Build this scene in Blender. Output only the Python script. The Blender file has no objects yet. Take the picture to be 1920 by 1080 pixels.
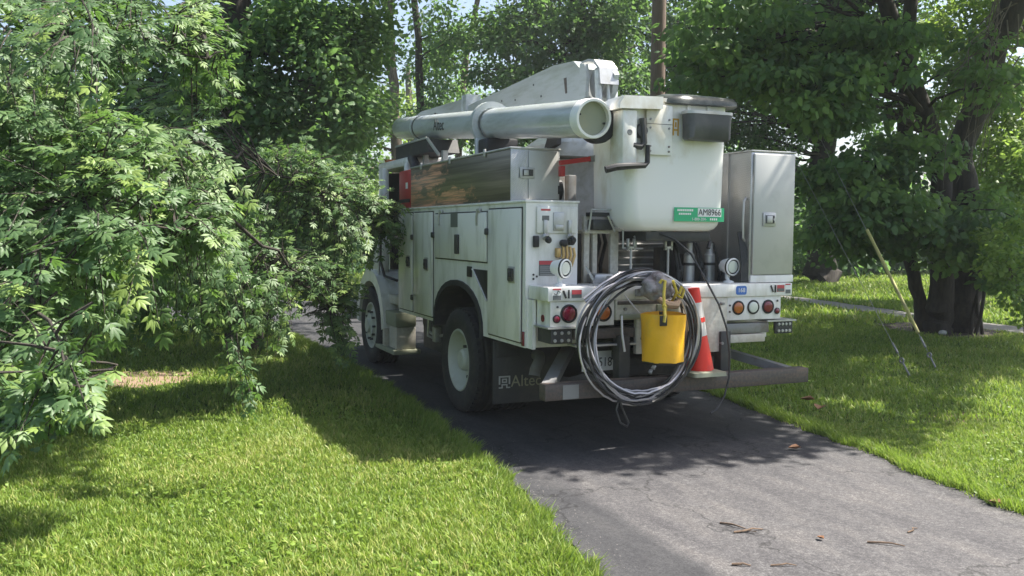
import bpy, bmesh, math, random
import numpy as np
from mathutils import Vector, Matrix

random.seed(7)
RNG = np.random.default_rng(11)
SC = bpy.context.scene
COL = SC.collection
R = math.radians

# ------------------------------------------------------------------ camera
CAM_LOC = Vector((-4.2646, -6.7605, 1.796))
YAW, PITCH, ROLL = 0.40836294, -0.0626711, 0.00756655
FOC = 1700.0                                     # focal length in pixels of a 1920 wide picture
fw = Vector((math.sin(YAW) * math.cos(PITCH), math.cos(YAW) * math.cos(PITCH), math.sin(PITCH)))
rt = Vector((math.cos(YAW), -math.sin(YAW), 0))
up = rt.cross(fw)
rt, up = rt * math.cos(ROLL) + up * math.sin(ROLL), up * math.cos(ROLL) - rt * math.sin(ROLL)
cam = bpy.data.cameras.new('camera')
cam_o = bpy.data.objects.new('camera', cam)
COL.objects.link(cam_o)
cam_o.matrix_world = Matrix((
    (rt.x, up.x, -fw.x, CAM_LOC.x), (rt.y, up.y, -fw.y, CAM_LOC.y),
    (rt.z, up.z, -fw.z, CAM_LOC.z), (0, 0, 0, 1)))
cam.sensor_width = 36
cam.lens = FOC / 1920 * 36
cam.clip_start = 0.1
cam.clip_end = 800
SC.camera = cam_o

# ------------------------------------------------------------------ sky, sun, exposure
SUN_AZ, SUN_EL = 97.0, 58.0                      # degrees: azimuth from +Y towards +X, elevation
TO_SUN = Vector((math.sin(R(SUN_AZ)) * math.cos(R(SUN_EL)),
                 math.cos(R(SUN_AZ)) * math.cos(R(SUN_EL)), math.sin(R(SUN_EL))))
world = bpy.data.worlds.new('World')
SC.world = world
world.use_nodes = True
wn = world.node_tree
bg = wn.nodes['Background']
sky = wn.nodes.new('ShaderNodeTexSky')
sky.sky_type = 'NISHITA'
sky.sun_disc = False
sky.sun_elevation = R(SUN_EL)
sky.sun_rotation = R(SUN_AZ)
sky.air_density = 1.0
sky.dust_density = 3.0
sky.ozone_density = 1.0
wn.links.new(sky.outputs[0], bg.inputs[0])
bg.inputs[1].default_value = 0.085
sun = bpy.data.lights.new('sun', 'SUN')
sun.energy = 5.0
sun.angle = R(0.5)
sun.color = (1.0, 0.95, 0.86)
sun_o = bpy.data.objects.new('sun', sun)
COL.objects.link(sun_o)
sun_o.rotation_euler = TO_SUN.to_track_quat('Z', 'Y').to_euler()
SC.view_settings.view_transform = 'Standard'
SC.view_settings.look = 'None'
SC.view_settings.gamma = 1
SC.view_settings.use_curve_mapping = False
SC.view_settings.exposure = 1.55
SC.cycles.use_denoising = True
SC.cycles.max_bounces = 8
SC.cycles.diffuse_bounces = 4
SC.cycles.transmission_bounces = 4
SC.cycles.sample_clamp_indirect = 6


def at(px, py, depth):
    """a world point seen at pixel (px, py) of the 1920x1080 frame, depth metres ahead"""
    return CAM_LOC + (rt * ((px - 960) / FOC) + up * ((540 - py) / FOC) + fw) * depth


def ground_at(px, depth):
    p = at(px, 431, depth)
    return Vector((p.x, p.y, 0))


# ------------------------------------------------------------------ materials
def _tex(nt, scale, detail=4, rough=0.55, stretch=None, out='Fac'):
    tc = nt.nodes.new('ShaderNodeTexCoord')
    mp = nt.nodes.new('ShaderNodeMapping')
    nt.links.new(tc.outputs['Object'], mp.inputs[0])
    if stretch:
        mp.inputs['Scale'].default_value = stretch
    n = nt.nodes.new('ShaderNodeTexNoise')
    n.inputs['Scale'].default_value = scale
    n.inputs['Detail'].default_value = detail
    n.inputs['Roughness'].default_value = rough
    nt.links.new(mp.outputs[0], n.inputs['Vector'])
    return n.outputs[out]


def _ramp(nt, src, stops):
    r = nt.nodes.new('ShaderNodeValToRGB')
    els = r.color_ramp.elements
    while len(els) < len(stops):
        els.new(0.5)
    for e, (p, c) in zip(els, stops):
        e.position = p
        e.color = (*c, 1) if len(c) == 3 else c
    nt.links.new(src, r.inputs[0])
    return r.outputs[0]


def _mix(nt, fac, a, b):
    m = nt.nodes.new('ShaderNodeMix')
    m.data_type = 'RGBA'
    for sock, v in ((m.inputs['Factor'], fac), (m.inputs[6], a), (m.inputs[7], b)):
        if isinstance(v, (int, float)):
            sock.default_value = v
        elif isinstance(v, tuple):
            sock.default_value = (*v, 1)
        else:
            nt.links.new(v, sock)
    return m.outputs[2]


def _bump(nt, bsdf, src, strength, dist=0.01):
    b = nt.nodes.new('ShaderNodeBump')
    b.inputs['Strength'].default_value = strength
    b.inputs['Distance'].default_value = dist
    nt.links.new(src, b.inputs['Height'])
    nt.links.new(b.outputs[0], bsdf.inputs['Normal'])


def mat(name, col, rough=0.5, metal=0.0, dirt=None, dirt_scale=3.0, dirt_range=(0.5, 0.75), stretch=None,
        bump=None, coat=0.0, spec=0.5, fine=None):
    m = bpy.data.materials.new(name)
    m.use_nodes = True
    nt = m.node_tree
    b = nt.nodes['Principled BSDF']
    b.inputs['Base Color'].default_value = (*col, 1)
    b.inputs['Roughness'].default_value = rough
    b.inputs['Metallic'].default_value = metal
    b.inputs['Specular IOR Level'].default_value = spec
    b.inputs['Coat Weight'].default_value = coat
    c = None
    if dirt:
        f = _tex(nt, dirt_scale, 6, 0.62, stretch)
        f = _ramp(nt, f, ((dirt_range[0], (0, 0, 0)), (dirt_range[1], (1, 1, 1))))
        c = _mix(nt, f, col, dirt)
    if fine:
        f = _tex(nt, fine[0], 3, 0.6)
        f = _ramp(nt, f, ((0.35, (0, 0, 0)), (0.7, (1, 1, 1))))
        c = _mix(nt, f, c if c else col, fine[1])
    if c:
        nt.links.new(c, b.inputs['Base Color'])
    if bump:
        _bump(nt, b, _tex(nt, bump[0], 4, 0.6, bump[2] if len(bump) > 2 else None), bump[1])
    return m


def leaf_mat(name, dark, mid, light, trans, tw=0.35, rough=0.45, spec=0.5):
    m = bpy.data.materials.new(name)
    m.use_nodes = True
    nt = m.node_tree
    b = nt.nodes['Principled BSDF']
    a = nt.nodes.new('ShaderNodeAttribute')
    a.attribute_name = 'tint'
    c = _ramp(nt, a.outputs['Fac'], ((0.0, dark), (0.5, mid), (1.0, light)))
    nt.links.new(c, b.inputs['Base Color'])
    b.inputs['Roughness'].default_value = rough
    b.inputs['Specular IOR Level'].default_value = spec
    t = nt.nodes.new('ShaderNodeBsdfTranslucent')
    tc = _mix(nt, 0.6, c, trans)
    nt.links.new(tc, t.inputs[0])
    mx = nt.nodes.new('ShaderNodeMixShader')
    mx.inputs[0].default_value = tw
    nt.links.new(b.outputs[0], mx.inputs[1])
    nt.links.new(t.outputs[0], mx.inputs[2])
    nt.links.new(mx.outputs[0], nt.nodes['Material Output'].inputs[0])
    return m


M = {}
M['white'] = mat('white_paint', (0.8, 0.785, 0.765), 0.36, dirt=(0.44, 0.43, 0.36), dirt_scale=2.6, dirt_range=(0.48, 0.8), stretch=(2.2, 2.2, 0.5), coat=0.15, bump=(1.6, 0.04))
M['white_dirty'] = mat('worn_white_paint', (0.6, 0.58, 0.52), 0.5, dirt=(0.36, 0.29, 0.19), dirt_scale=4, dirt_range=(0.45, 0.75), fine=(30, (0.45, 0.42, 0.36)))
M['boom_white'] = mat('boom_paint', (0.52, 0.55, 0.56), 0.24, dirt=(0.34, 0.36, 0.32), dirt_scale=3.5, dirt_range=(0.45, 0.8), stretch=(3, 0.5, 3), coat=0.3, fine=None)
M['fibre'] = mat('weathered_fibreglass', (0.82, 0.815, 0.79), 0.4, dirt=(0.46, 0.39, 0.24), dirt_scale=1.7, dirt_range=(0.53, 0.78), stretch=(1.3, 1.3, 0.8))
M['grime'] = mat('greenish_dull_white', (0.27, 0.285, 0.205), 0.6, dirt=(0.3, 0.3, 0.2), dirt_scale=9)
M['alu'] = mat('brushed_aluminium', (0.5, 0.5, 0.48), 0.55, 0.55, dirt=(0.4, 0.4, 0.38), dirt_scale=3, bump=(60, 0.05, (1, 1, 0.05)))
M['dark'] = mat('dark_steel', (0.035, 0.036, 0.038), 0.55, dirt=(0.08, 0.075, 0.06), dirt_scale=7)
M['black'] = mat('black_plastic', (0.012, 0.012, 0.013), 0.5)
M['rubber'] = mat('tyre_rubber', (0.022, 0.022, 0.023), 0.8, dirt=(0.06, 0.055, 0.045), dirt_scale=8, bump=(40, 0.2))
M['flap'] = mat('dusty_rubber_flap', (0.045, 0.045, 0.046), 0.6, dirt=(0.09, 0.085, 0.07), dirt_scale=4)
M['grey'] = mat('grey_steel', (0.24, 0.24, 0.24), 0.5, 0.3, dirt=(0.16, 0.12, 0.09), dirt_scale=6)
M['galv'] = mat('galvanised_steel', (0.5, 0.5, 0.5), 0.45, 0.6, dirt=(0.35, 0.34, 0.3), dirt_scale=6)
M['rusty'] = mat('worn_steel_beam', (0.105, 0.092, 0.086), 0.6, 0.2, dirt=(0.15, 0.1, 0.075), dirt_scale=6, dirt_range=(0.4, 0.7), stretch=(0.6, 3, 5), fine=(40, (0.07, 0.062, 0.06)))
M['red'] = mat('red_plastic', (0.42, 0.03, 0.03), 0.45, dirt=(0.3, 0.05, 0.04), dirt_scale=5)
M['cone_red'] = mat('cone_red', (0.75, 0.03, 0.014), 0.45, dirt=(0.5, 0.04, 0.04), dirt_scale=6)
M['cone_white'] = mat('reflective_collar', (0.72, 0.68, 0.62), 0.45, dirt=(0.55, 0.5, 0.45), dirt_scale=8)
M['red_lens'] = mat('red_lens', (0.17, 0.01, 0.03), 0.18, coat=0.6)
M['amber_lens'] = mat('amber_lens', (0.36, 0.1, 0.025), 0.2, coat=0.6)
M['clear_lens'] = mat('clear_lens', (0.62, 0.66, 0.6), 0.15, coat=0.6)
M['orange_label'] = mat('orange_label', (0.6, 0.33, 0.03), 0.5)
M['yellow'] = mat('yellow_vinyl', (0.85, 0.45, 0.014), 0.45, dirt=(0.55, 0.36, 0.06), dirt_scale=5, dirt_range=(0.55, 0.8), bump=(6, 0.9))
M['rope'] = mat('yellow_rope', (0.55, 0.42, 0.05), 0.7, dirt=(0.35, 0.28, 0.08), dirt_scale=40)
M['guard'] = mat('yellow_plastic_guard', (0.42, 0.38, 0.13), 0.6, dirt=(0.27, 0.25, 0.14), dirt_scale=8)
M['wire_black'] = mat('black_wire', (0.026, 0.026, 0.028), 0.42, dirt=(0.06, 0.058, 0.053), dirt_scale=9)
M['wire_alu'] = mat('bare_aluminium_wire', (0.48, 0.46, 0.47), 0.42, 0.6)
M['cover'] = mat('grey_green_vinyl', (0.05, 0.058, 0.05), 0.4, dirt=(0.11, 0.125, 0.105), dirt_scale=9, bump=(9, 0.8))
M['pouch'] = mat('charcoal_vinyl', (0.06, 0.062, 0.07), 0.5, dirt=(0.11, 0.11, 0.115), dirt_scale=4)
M['canvas'] = mat('grey_canvas', (0.3, 0.28, 0.29), 0.85, dirt=(0.12, 0.09, 0.08), dirt_scale=11, dirt_range=(0.42, 0.62), bump=(18, 0.6))
M['tan'] = mat('tan_leather', (0.36, 0.24, 0.15), 0.7, dirt=(0.22, 0.14, 0.08), dirt_scale=14)
M['brass'] = mat('brass_fitting', (0.5, 0.34, 0.14), 0.4, 0.6)
M['green_label'] = mat('green_decal', (0.03, 0.42, 0.19), 0.4)
M['blue_label'] = mat('blue_decal', (0.05, 0.16, 0.5), 0.4)
M['white_label'] = mat('white_decal', (0.8, 0.8, 0.78), 0.4)
M['red_label'] = mat('red_decal', (0.5, 0.07, 0.08), 0.4)
M['grey_label'] = mat('grey_decal', (0.13, 0.14, 0.14), 0.4)
M['dull_print'] = mat('faded_print', (0.3, 0.29, 0.2), 0.6)
M['silver_print'] = mat('silver_print', (0.42, 0.42, 0.42), 0.5)
M['glass'] = mat('dark_glass', (0.02, 0.03, 0.03), 0.05, coat=0.5)
M['hub'] = mat('wheel_paint', (0.5, 0.52, 0.46), 0.45, dirt=(0.38, 0.37, 0.28), dirt_scale=4)
M['bark'] = mat('dark_bark', (0.05, 0.04, 0.031), 0.9, dirt=(0.02, 0.017, 0.014), dirt_scale=5, dirt_range=(0.35, 0.65), stretch=(4, 4, 0.7), bump=(14, 0.9, (3, 3, 0.5)))
M['bark_grey'] = mat('grey_bark', (0.2, 0.165, 0.13), 0.9, dirt=(0.09, 0.07, 0.055), dirt_scale=5, dirt_range=(0.35, 0.65), stretch=(4, 4, 0.7), bump=(14, 0.9, (3, 3, 0.5)))
M['pole'] = mat('weathered_pole_wood', (0.17, 0.125, 0.1), 0.9, dirt=(0.09, 0.07, 0.06), dirt_scale=6, stretch=(8, 8, 0.35), bump=(20, 0.6, (5, 5, 0.2)))
M['twig'] = mat('dry_twig', (0.15, 0.1, 0.065), 0.9, dirt=(0.07, 0.05, 0.035), dirt_scale=30)
M['dead_leaf'] = mat('dead_leaf', (0.28, 0.14, 0.07), 0.8, dirt=(0.16, 0.08, 0.04), dirt_scale=30)
M['stone'] = mat('pale_stone', (0.55, 0.56, 0.54), 0.8, dirt=(0.3, 0.3, 0.28), dirt_scale=10)
M['path'] = mat('pale_path', (0.2, 0.19, 0.17), 0.9, dirt=(0.12, 0.115, 0.095), dirt_scale=4, fine=(60, (0.15, 0.145, 0.13)))
M['dirt'] = mat('dry_dirt', (0.2, 0.13, 0.085), 0.95, dirt=(0.11, 0.075, 0.05), dirt_scale=7, fine=(60, (0.27, 0.19, 0.13)), bump=(30, 1.0))
M['grey_grit'] = mat('grey_grit', (0.12, 0.115, 0.11), 0.9, dirt=(0.06, 0.055, 0.05), dirt_scale=40)
M['road'] = mat('far_road', (0.16, 0.16, 0.17), 0.9, dirt=(0.1, 0.1, 0.11), dirt_scale=2)
M['leaf_near'] = leaf_mat('maple_leaf', (0.045, 0.095, 0.034), (0.1, 0.175, 0.068), (0.22, 0.31, 0.075), (0.2, 0.38, 0.06), 0.36, 0.5, 0.4)
M['leaf_far'] = leaf_mat('broad_leaf', (0.045, 0.095, 0.045), (0.095, 0.175, 0.075), (0.19, 0.29, 0.075), (0.22, 0.4, 0.08), 0.5, 0.55, 0.4)
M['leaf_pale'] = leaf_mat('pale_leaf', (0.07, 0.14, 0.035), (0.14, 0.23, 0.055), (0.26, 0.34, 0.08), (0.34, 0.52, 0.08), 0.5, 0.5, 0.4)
M['grass'] = leaf_mat('grass_blade', (0.072, 0.135, 0.022), (0.19, 0.285, 0.042), (0.42, 0.4, 0.14), (0.29, 0.44, 0.045), 0.38, 0.5, 0.35)


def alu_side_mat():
    """mill aluminium with orange reflections painted on as streaks, as on the long toolbox"""
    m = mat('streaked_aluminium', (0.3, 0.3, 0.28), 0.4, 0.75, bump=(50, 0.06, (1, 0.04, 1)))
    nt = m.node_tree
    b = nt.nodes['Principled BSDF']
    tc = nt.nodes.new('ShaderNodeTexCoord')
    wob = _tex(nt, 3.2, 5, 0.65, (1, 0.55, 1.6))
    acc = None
    # orange reflections painted as patches near the front and along the foot (object space: y from the rear axle, z)
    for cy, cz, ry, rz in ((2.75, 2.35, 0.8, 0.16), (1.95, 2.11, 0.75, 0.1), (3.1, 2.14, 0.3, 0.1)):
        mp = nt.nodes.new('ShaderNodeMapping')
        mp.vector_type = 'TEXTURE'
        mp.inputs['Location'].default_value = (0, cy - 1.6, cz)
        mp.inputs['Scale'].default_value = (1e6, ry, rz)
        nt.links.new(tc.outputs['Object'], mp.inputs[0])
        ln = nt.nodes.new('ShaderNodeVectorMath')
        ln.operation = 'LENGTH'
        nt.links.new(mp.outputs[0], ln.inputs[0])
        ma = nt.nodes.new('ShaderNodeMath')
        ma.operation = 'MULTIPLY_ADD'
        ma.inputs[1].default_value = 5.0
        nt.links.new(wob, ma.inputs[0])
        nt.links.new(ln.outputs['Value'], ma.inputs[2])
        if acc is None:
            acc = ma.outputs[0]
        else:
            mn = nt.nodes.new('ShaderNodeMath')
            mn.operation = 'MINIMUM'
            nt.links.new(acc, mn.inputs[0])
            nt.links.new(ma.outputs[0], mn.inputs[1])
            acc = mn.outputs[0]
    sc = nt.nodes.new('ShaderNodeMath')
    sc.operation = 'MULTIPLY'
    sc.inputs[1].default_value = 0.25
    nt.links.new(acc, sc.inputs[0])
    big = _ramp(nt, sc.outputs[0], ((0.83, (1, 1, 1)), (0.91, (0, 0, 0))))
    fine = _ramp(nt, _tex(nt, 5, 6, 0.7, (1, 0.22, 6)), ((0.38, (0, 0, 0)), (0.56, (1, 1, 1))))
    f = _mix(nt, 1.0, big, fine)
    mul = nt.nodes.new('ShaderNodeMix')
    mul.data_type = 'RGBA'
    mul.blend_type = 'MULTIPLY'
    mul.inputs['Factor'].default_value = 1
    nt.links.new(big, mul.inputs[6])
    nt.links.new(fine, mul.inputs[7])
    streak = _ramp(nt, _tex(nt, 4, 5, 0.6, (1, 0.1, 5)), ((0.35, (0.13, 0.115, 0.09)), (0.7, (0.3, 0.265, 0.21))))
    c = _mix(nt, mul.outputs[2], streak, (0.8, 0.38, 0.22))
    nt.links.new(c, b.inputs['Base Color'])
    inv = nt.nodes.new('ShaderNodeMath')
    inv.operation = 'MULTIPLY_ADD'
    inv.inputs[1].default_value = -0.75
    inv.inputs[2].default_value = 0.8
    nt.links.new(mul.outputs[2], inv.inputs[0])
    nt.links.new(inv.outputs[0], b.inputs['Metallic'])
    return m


def tread_mat():
    """diamond tread plate: small raised lozenges in fine relief"""
    m = mat('tread_plate', (0.5, 0.5, 0.5), 0.38, 0.85, dirt=(0.36, 0.36, 0.34), dirt_scale=4)
    nt = m.node_tree
    b = nt.nodes['Principled BSDF']
    tc = nt.nodes.new('ShaderNodeTexCoord')
    mp = nt.nodes.new('ShaderNodeMapping')
    mp.inputs['Rotation'].default_value = (R(45), R(45), R(45))
    nt.links.new(tc.outputs['Object'], mp.inputs[0])
    ck = nt.nodes.new('ShaderNodeTexVoronoi')
    ck.inputs['Scale'].default_value = 75
    ck.inputs['Randomness'].default_value = 0.1
    nt.links.new(mp.outputs[0], ck.inputs['Vector'])
    r = _ramp(nt, ck.outputs['Distance'], ((0.2, (1, 1, 1)), (0.5, (0, 0, 0))))
    _bump(nt, b, r, 0.5, 0.003)
    return m


def asphalt_mat():
    m = bpy.data.materials.new('asphalt')
    m.use_nodes = True
    nt = m.node_tree
    b = nt.nodes['Principled BSDF']
    tc = nt.nodes.new('ShaderNodeTexCoord')
    sx = nt.nodes.new('ShaderNodeSeparateXYZ')
    nt.links.new(tc.outputs['Object'], sx.inputs[0])
    g1, g2 = _tex(nt, 110, 2, 0.7), _tex(nt, 42, 3, 0.7)
    gm = nt.nodes.new('ShaderNodeMath')
    gm.operation = 'MULTIPLY_ADD'
    gm.inputs[1].default_value = 0.55
    hf = nt.nodes.new('ShaderNodeMath')
    hf.operation = 'MULTIPLY'
    hf.inputs[1].default_value = 0.45
    nt.links.new(g2, hf.inputs[0])
    nt.links.new(g1, gm.inputs[0])
    nt.links.new(hf.outputs[0], gm.inputs[2])
    grain = gm.outputs[0]
    blot = _tex(nt, 1.3, 5, 0.6)
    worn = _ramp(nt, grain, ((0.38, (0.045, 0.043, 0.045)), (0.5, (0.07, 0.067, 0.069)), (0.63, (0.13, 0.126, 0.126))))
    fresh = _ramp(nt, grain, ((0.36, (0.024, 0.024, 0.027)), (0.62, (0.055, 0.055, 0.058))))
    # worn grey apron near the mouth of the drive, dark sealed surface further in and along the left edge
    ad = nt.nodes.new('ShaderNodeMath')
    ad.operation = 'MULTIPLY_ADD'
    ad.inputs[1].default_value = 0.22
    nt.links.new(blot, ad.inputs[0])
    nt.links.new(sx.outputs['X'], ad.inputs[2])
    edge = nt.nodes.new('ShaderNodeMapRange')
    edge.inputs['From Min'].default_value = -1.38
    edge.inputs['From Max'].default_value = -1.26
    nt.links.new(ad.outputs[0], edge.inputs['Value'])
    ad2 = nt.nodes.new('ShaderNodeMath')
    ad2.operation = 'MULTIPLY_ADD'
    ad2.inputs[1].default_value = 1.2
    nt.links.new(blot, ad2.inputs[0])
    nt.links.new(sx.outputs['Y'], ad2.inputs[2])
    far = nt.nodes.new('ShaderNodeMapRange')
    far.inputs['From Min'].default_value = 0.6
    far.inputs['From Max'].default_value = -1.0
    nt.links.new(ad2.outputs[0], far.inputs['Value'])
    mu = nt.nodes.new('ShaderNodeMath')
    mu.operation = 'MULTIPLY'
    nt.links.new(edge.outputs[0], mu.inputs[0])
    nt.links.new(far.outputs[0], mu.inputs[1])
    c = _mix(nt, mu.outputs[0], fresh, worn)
    bl = _ramp(nt, _tex(nt, 2.4, 6, 0.65, (1.6, 0.5, 1)), ((0.35, (0.7, 0.7, 0.73)), (0.5, (0.95, 0.95, 0.96)), (0.68, (1.25, 1.22, 1.18))))
    m2 = nt.nodes.new('ShaderNodeMix')
    m2.data_type = 'RGBA'
    m2.blend_type = 'MULTIPLY'
    m2.inputs['Factor'].default_value = 1
    nt.links.new(c, m2.inputs[6])
    nt.links.new(bl, m2.inputs[7])
    wp = nt.nodes.new('ShaderNodeVectorMath')
    wp.operation = 'ADD'
    wn_ = _tex(nt, 1.7, 4, 0.6, None, 'Color')
    nt.links.new(tc.outputs['Object'], wp.inputs[0])
    nt.links.new(wn_, wp.inputs[1])
    vo = nt.nodes.new('ShaderNodeTexVoronoi')
    vo.feature = 'DISTANCE_TO_EDGE'
    vo.inputs['Scale'].default_value = 0.42
    nt.links.new(wp.outputs[0], vo.inputs['Vector'])
    ck = _ramp(nt, vo.outputs['Distance'], ((0.002, (0.45, 0.45, 0.45)), (0.006, (1, 1, 1))))
    sp = _ramp(nt, _tex(nt, 1.1, 3, 0.5), ((0.66, (1, 1, 1)), (0.72, (0.62, 0.62, 0.63))))
    cc = m2.outputs[2]
    for extra in (ck, sp):
        m3 = nt.nodes.new('ShaderNodeMix')
        m3.data_type = 'RGBA'
        m3.blend_type = 'MULTIPLY'
        m3.inputs['Factor'].default_value = 1
        nt.links.new(cc, m3.inputs[6])
        nt.links.new(extra, m3.inputs[7])
        cc = m3.outputs[2]
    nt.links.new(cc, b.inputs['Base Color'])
    b.inputs['Roughness'].default_value = 0.85
    b.inputs['Specular IOR Level'].default_value = 0.3
    _bump(nt, b, grain, 0.5, 0.006)
    return m


def lawn_mat():
    m = bpy.data.materials.new('lawn_soil')
    m.use_nodes = True
    nt = m.node_tree
    b = nt.nodes['Principled BSDF']
    g = _ramp(nt, _tex(nt, 26, 5, 0.7), ((0.3, (0.028, 0.04, 0.014)), (0.5, (0.06, 0.1, 0.022)), (0.7, (0.11, 0.16, 0.035))))
    d = _ramp(nt, _tex(nt, 40, 4, 0.7), ((0.3, (0.1, 0.075, 0.05)), (0.7, (0.24, 0.17, 0.11))))
    f = _ramp(nt, _tex(nt, 0.45, 4, 0.6), ((0.6, (0, 0, 0)), (0.72, (1, 1, 1))))
    nt.links.new(_mix(nt, f, g, d), b.inputs['Base Color'])
    b.inputs['Roughness'].default_value = 0.95
    b.inputs['Specular IOR Level'].default_value = 0.1
    _bump(nt, b, _tex(nt, 30, 5, 0.7), 1.0, 0.04)
    return m


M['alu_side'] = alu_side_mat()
M['tread'] = tread_mat()
M['asphalt'] = asphalt_mat()
M['lawn'] = lawn_mat()
M['soil'] = mat('bare_soil', (0.035, 0.026, 0.018), 0.95, dirt=(0.017, 0.013, 0.01), dirt_scale=6, fine=(50, (0.055, 0.042, 0.03)), bump=(30, 1.0))


# ------------------------------------------------------------------ mesh building
class MB:
    """collects shapes in world coordinates"""

    def __init__(self):
        self.v, self.f = [], []

    def add(self, vs, fs):
        k = len(self.v)
        self.v += [tuple(p) for p in vs]
        self.f += [tuple(i + k for i in q) for q in fs]
        return self

    def box(self, x0, x1, y0, y1, z0, z1, bev=0.0):
        x0, x1 = min(x0, x1), max(x0, x1)
        y0, y1 = min(y0, y1), max(y0, y1)
        z0, z1 = min(z0, z1), max(z0, z1)
        if bev <= 0:
            vs = [(x, y, z) for z in (z0, z1) for y in (y0, y1) for x in (x0, x1)]
            return self.add(vs, [(0, 2, 3, 1), (4, 5, 7, 6), (0, 1, 5, 4), (2, 6, 7, 3), (0, 4, 6, 2), (1, 3, 7, 5)])
        bm = bmesh.new()
        bmesh.ops.create_cube(bm, size=1)
        for w in bm.verts:
            w.co = Vector((x0 + (w.co.x + .5) * (x1 - x0), y0 + (w.co.y + .5) * (y1 - y0), z0 + (w.co.z + .5) * (z1 - z0)))
        bev = min(bev, 0.49 * min(x1 - x0, y1 - y0, z1 - z0))
        bmesh.ops.bevel(bm, geom=list(bm.edges), offset=bev, segments=2, affect='EDGES', profile=0.5)
        bm.verts.index_update()
        self.add([w.co for w in bm.verts], [[w.index for w in q.verts] for q in bm.faces])
        bm.free()
        return self

    def bar(self, p0, p1, w, h, upv=(0, 0, 1)):
        p0, p1 = Vector(p0), Vector(p1)
        d = (p1 - p0).normalized()
        s = d.cross(Vector(upv))
        if s.length < 1e-4:
            s = d.cross(Vector((1, 0, 0)))
        s.normalize()
        u = s.cross(d)
        vs = [p + s * (a * w / 2) + u * (b * h / 2) for p in (p0, p1) for a, b in ((-1, -1), (1, -1), (1, 1), (-1, 1))]
        return self.add(vs, [(0, 1, 2, 3), (7, 6, 5, 4), (0, 4, 5, 1), (1, 5, 6, 2), (2, 6, 7, 3), (3, 7, 4, 0)])

    def tube(self, pts, r, seg=8, cap=True):
        pts = [Vector(p) for p in pts]
        n = len(pts)
        rs = r if isinstance(r, (list, tuple)) else [r] * n
        prev = None
        vs = []
        for i, p in enumerate(pts):
            d = (pts[min(i + 1, n - 1)] - pts[max(i - 1, 0)]).normalized()
            if prev is None:
                a = d.cross(Vector((0, 0, 1)))
                if a.length < 1e-3:
                    a = d.cross(Vector((1, 0, 0)))
            else:
                a = prev - d * prev.dot(d)
                if a.length < 1e-5:
                    a = d.orthogonal()
            a.normalize()
            prev = a
            b = d.cross(a)
            for k in range(seg):
                t = 2 * math.pi * k / seg
                vs.append(p + (a * math.cos(t) + b * math.sin(t)) * rs[i])
        fs = []
        for i in range(n - 1):
            for k in range(seg):
                fs.append((i * seg + k, i * seg + (k + 1) % seg, (i + 1) * seg + (k + 1) % seg, (i + 1) * seg + k))
        if cap:
            fs.append(tuple(reversed(range(seg))))
            fs.append(tuple((n - 1) * seg + k for k in range(seg)))
        return self.add(vs, fs)

    def lathe(self, centre, axis, prof, seg=40, closed=False, cap0=True, cap1=True):
        """prof: (offset along axis, radius)"""
        c, ax = Vector(centre), Vector(axis).normalized()
        a = ax.orthogonal().normalized()
        b = ax.cross(a)
        vs = []
        for o, r in prof:
            for k in range(seg):
                t = 2 * math.pi * k / seg
                vs.append(c + ax * o + (a * math.cos(t) + b * math.sin(t)) * max(r, 1e-4))
        fs = []
        m = len(prof)
        for i in range(m if closed else m - 1):
            j = (i + 1) % m
            for k in range(seg):
                fs.append((i * seg + k, i * seg + (k + 1) % seg, j * seg + (k + 1) % seg, j * seg + k))
        if not closed and cap0:
            fs.append(tuple(reversed(range(seg))))
        if not closed and cap1:
            fs.append(tuple((m - 1) * seg + k for k in range(seg)))
        return self.add(vs, fs)

    def prism(self, poly, axis, lo, hi):
        """poly in the two other axes (in x, y, z order), extruded along axis from lo to hi"""
        def P(q, t):
            return {'x': (t, q[0], q[1]), 'y': (q[0], t, q[1]), 'z': (q[0], q[1], t)}[axis]
        n = len(poly)
        vs = [P(q, lo) for q in poly] + [P(q, hi) for q in poly]
        fs = [tuple(range(n)), tuple(reversed(range(n, 2 * n)))]
        fs += [(i, n + i, n + (i + 1) % n, (i + 1) % n) for i in range(n)]
        return self.add(vs, fs)

    def rings(self, levels, seg=6, cap0=True, cap1=True):
        """rounded-rectangle rings: (z, cx, cy, half x, half y, corner radius)"""
        vs, n = [], 4 * (seg + 1)
        for z, cx, cy, hx, hy, cr in levels:
            for q, (sx, sy) in enumerate(((1, 1), (-1, 1), (-1, -1), (1, -1))):
                for k in range(seg + 1):
                    t = math.pi / 2 * (q + k / seg)
                    vs.append((cx + sx * (hx - cr) + cr * math.cos(t), cy + sy * (hy - cr) + cr * math.sin(t), z))
        fs = []
        for i in range(len(levels) - 1):
            for k in range(n):
                fs.append((i * n + k, i * n + (k + 1) % n, (i + 1) * n + (k + 1) % n, (i + 1) * n + k))
        if cap0:
            fs.append(tuple(reversed(range(n))))
        if cap1:
            fs.append(tuple((len(levels) - 1) * n + k for k in range(n)))
        return self.add(vs, fs)


def origin_of(o):
    while o.parent:
        o = o.parent
    return o.location.copy()


def tag(o, label=None, cat=None, group=None, kind=None):
    if label: o['label'] = label
    if cat: o['category'] = cat
    if group: o['group'] = group
    if kind: o['kind'] = kind
    return o


def link(name, me, parent=None, origin=None):
    o = bpy.data.objects.new(name, me)
    COL.objects.link(o)
    if parent is not None:
        o.parent = parent
    elif origin is not None:
        o.location = origin
    return o


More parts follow.
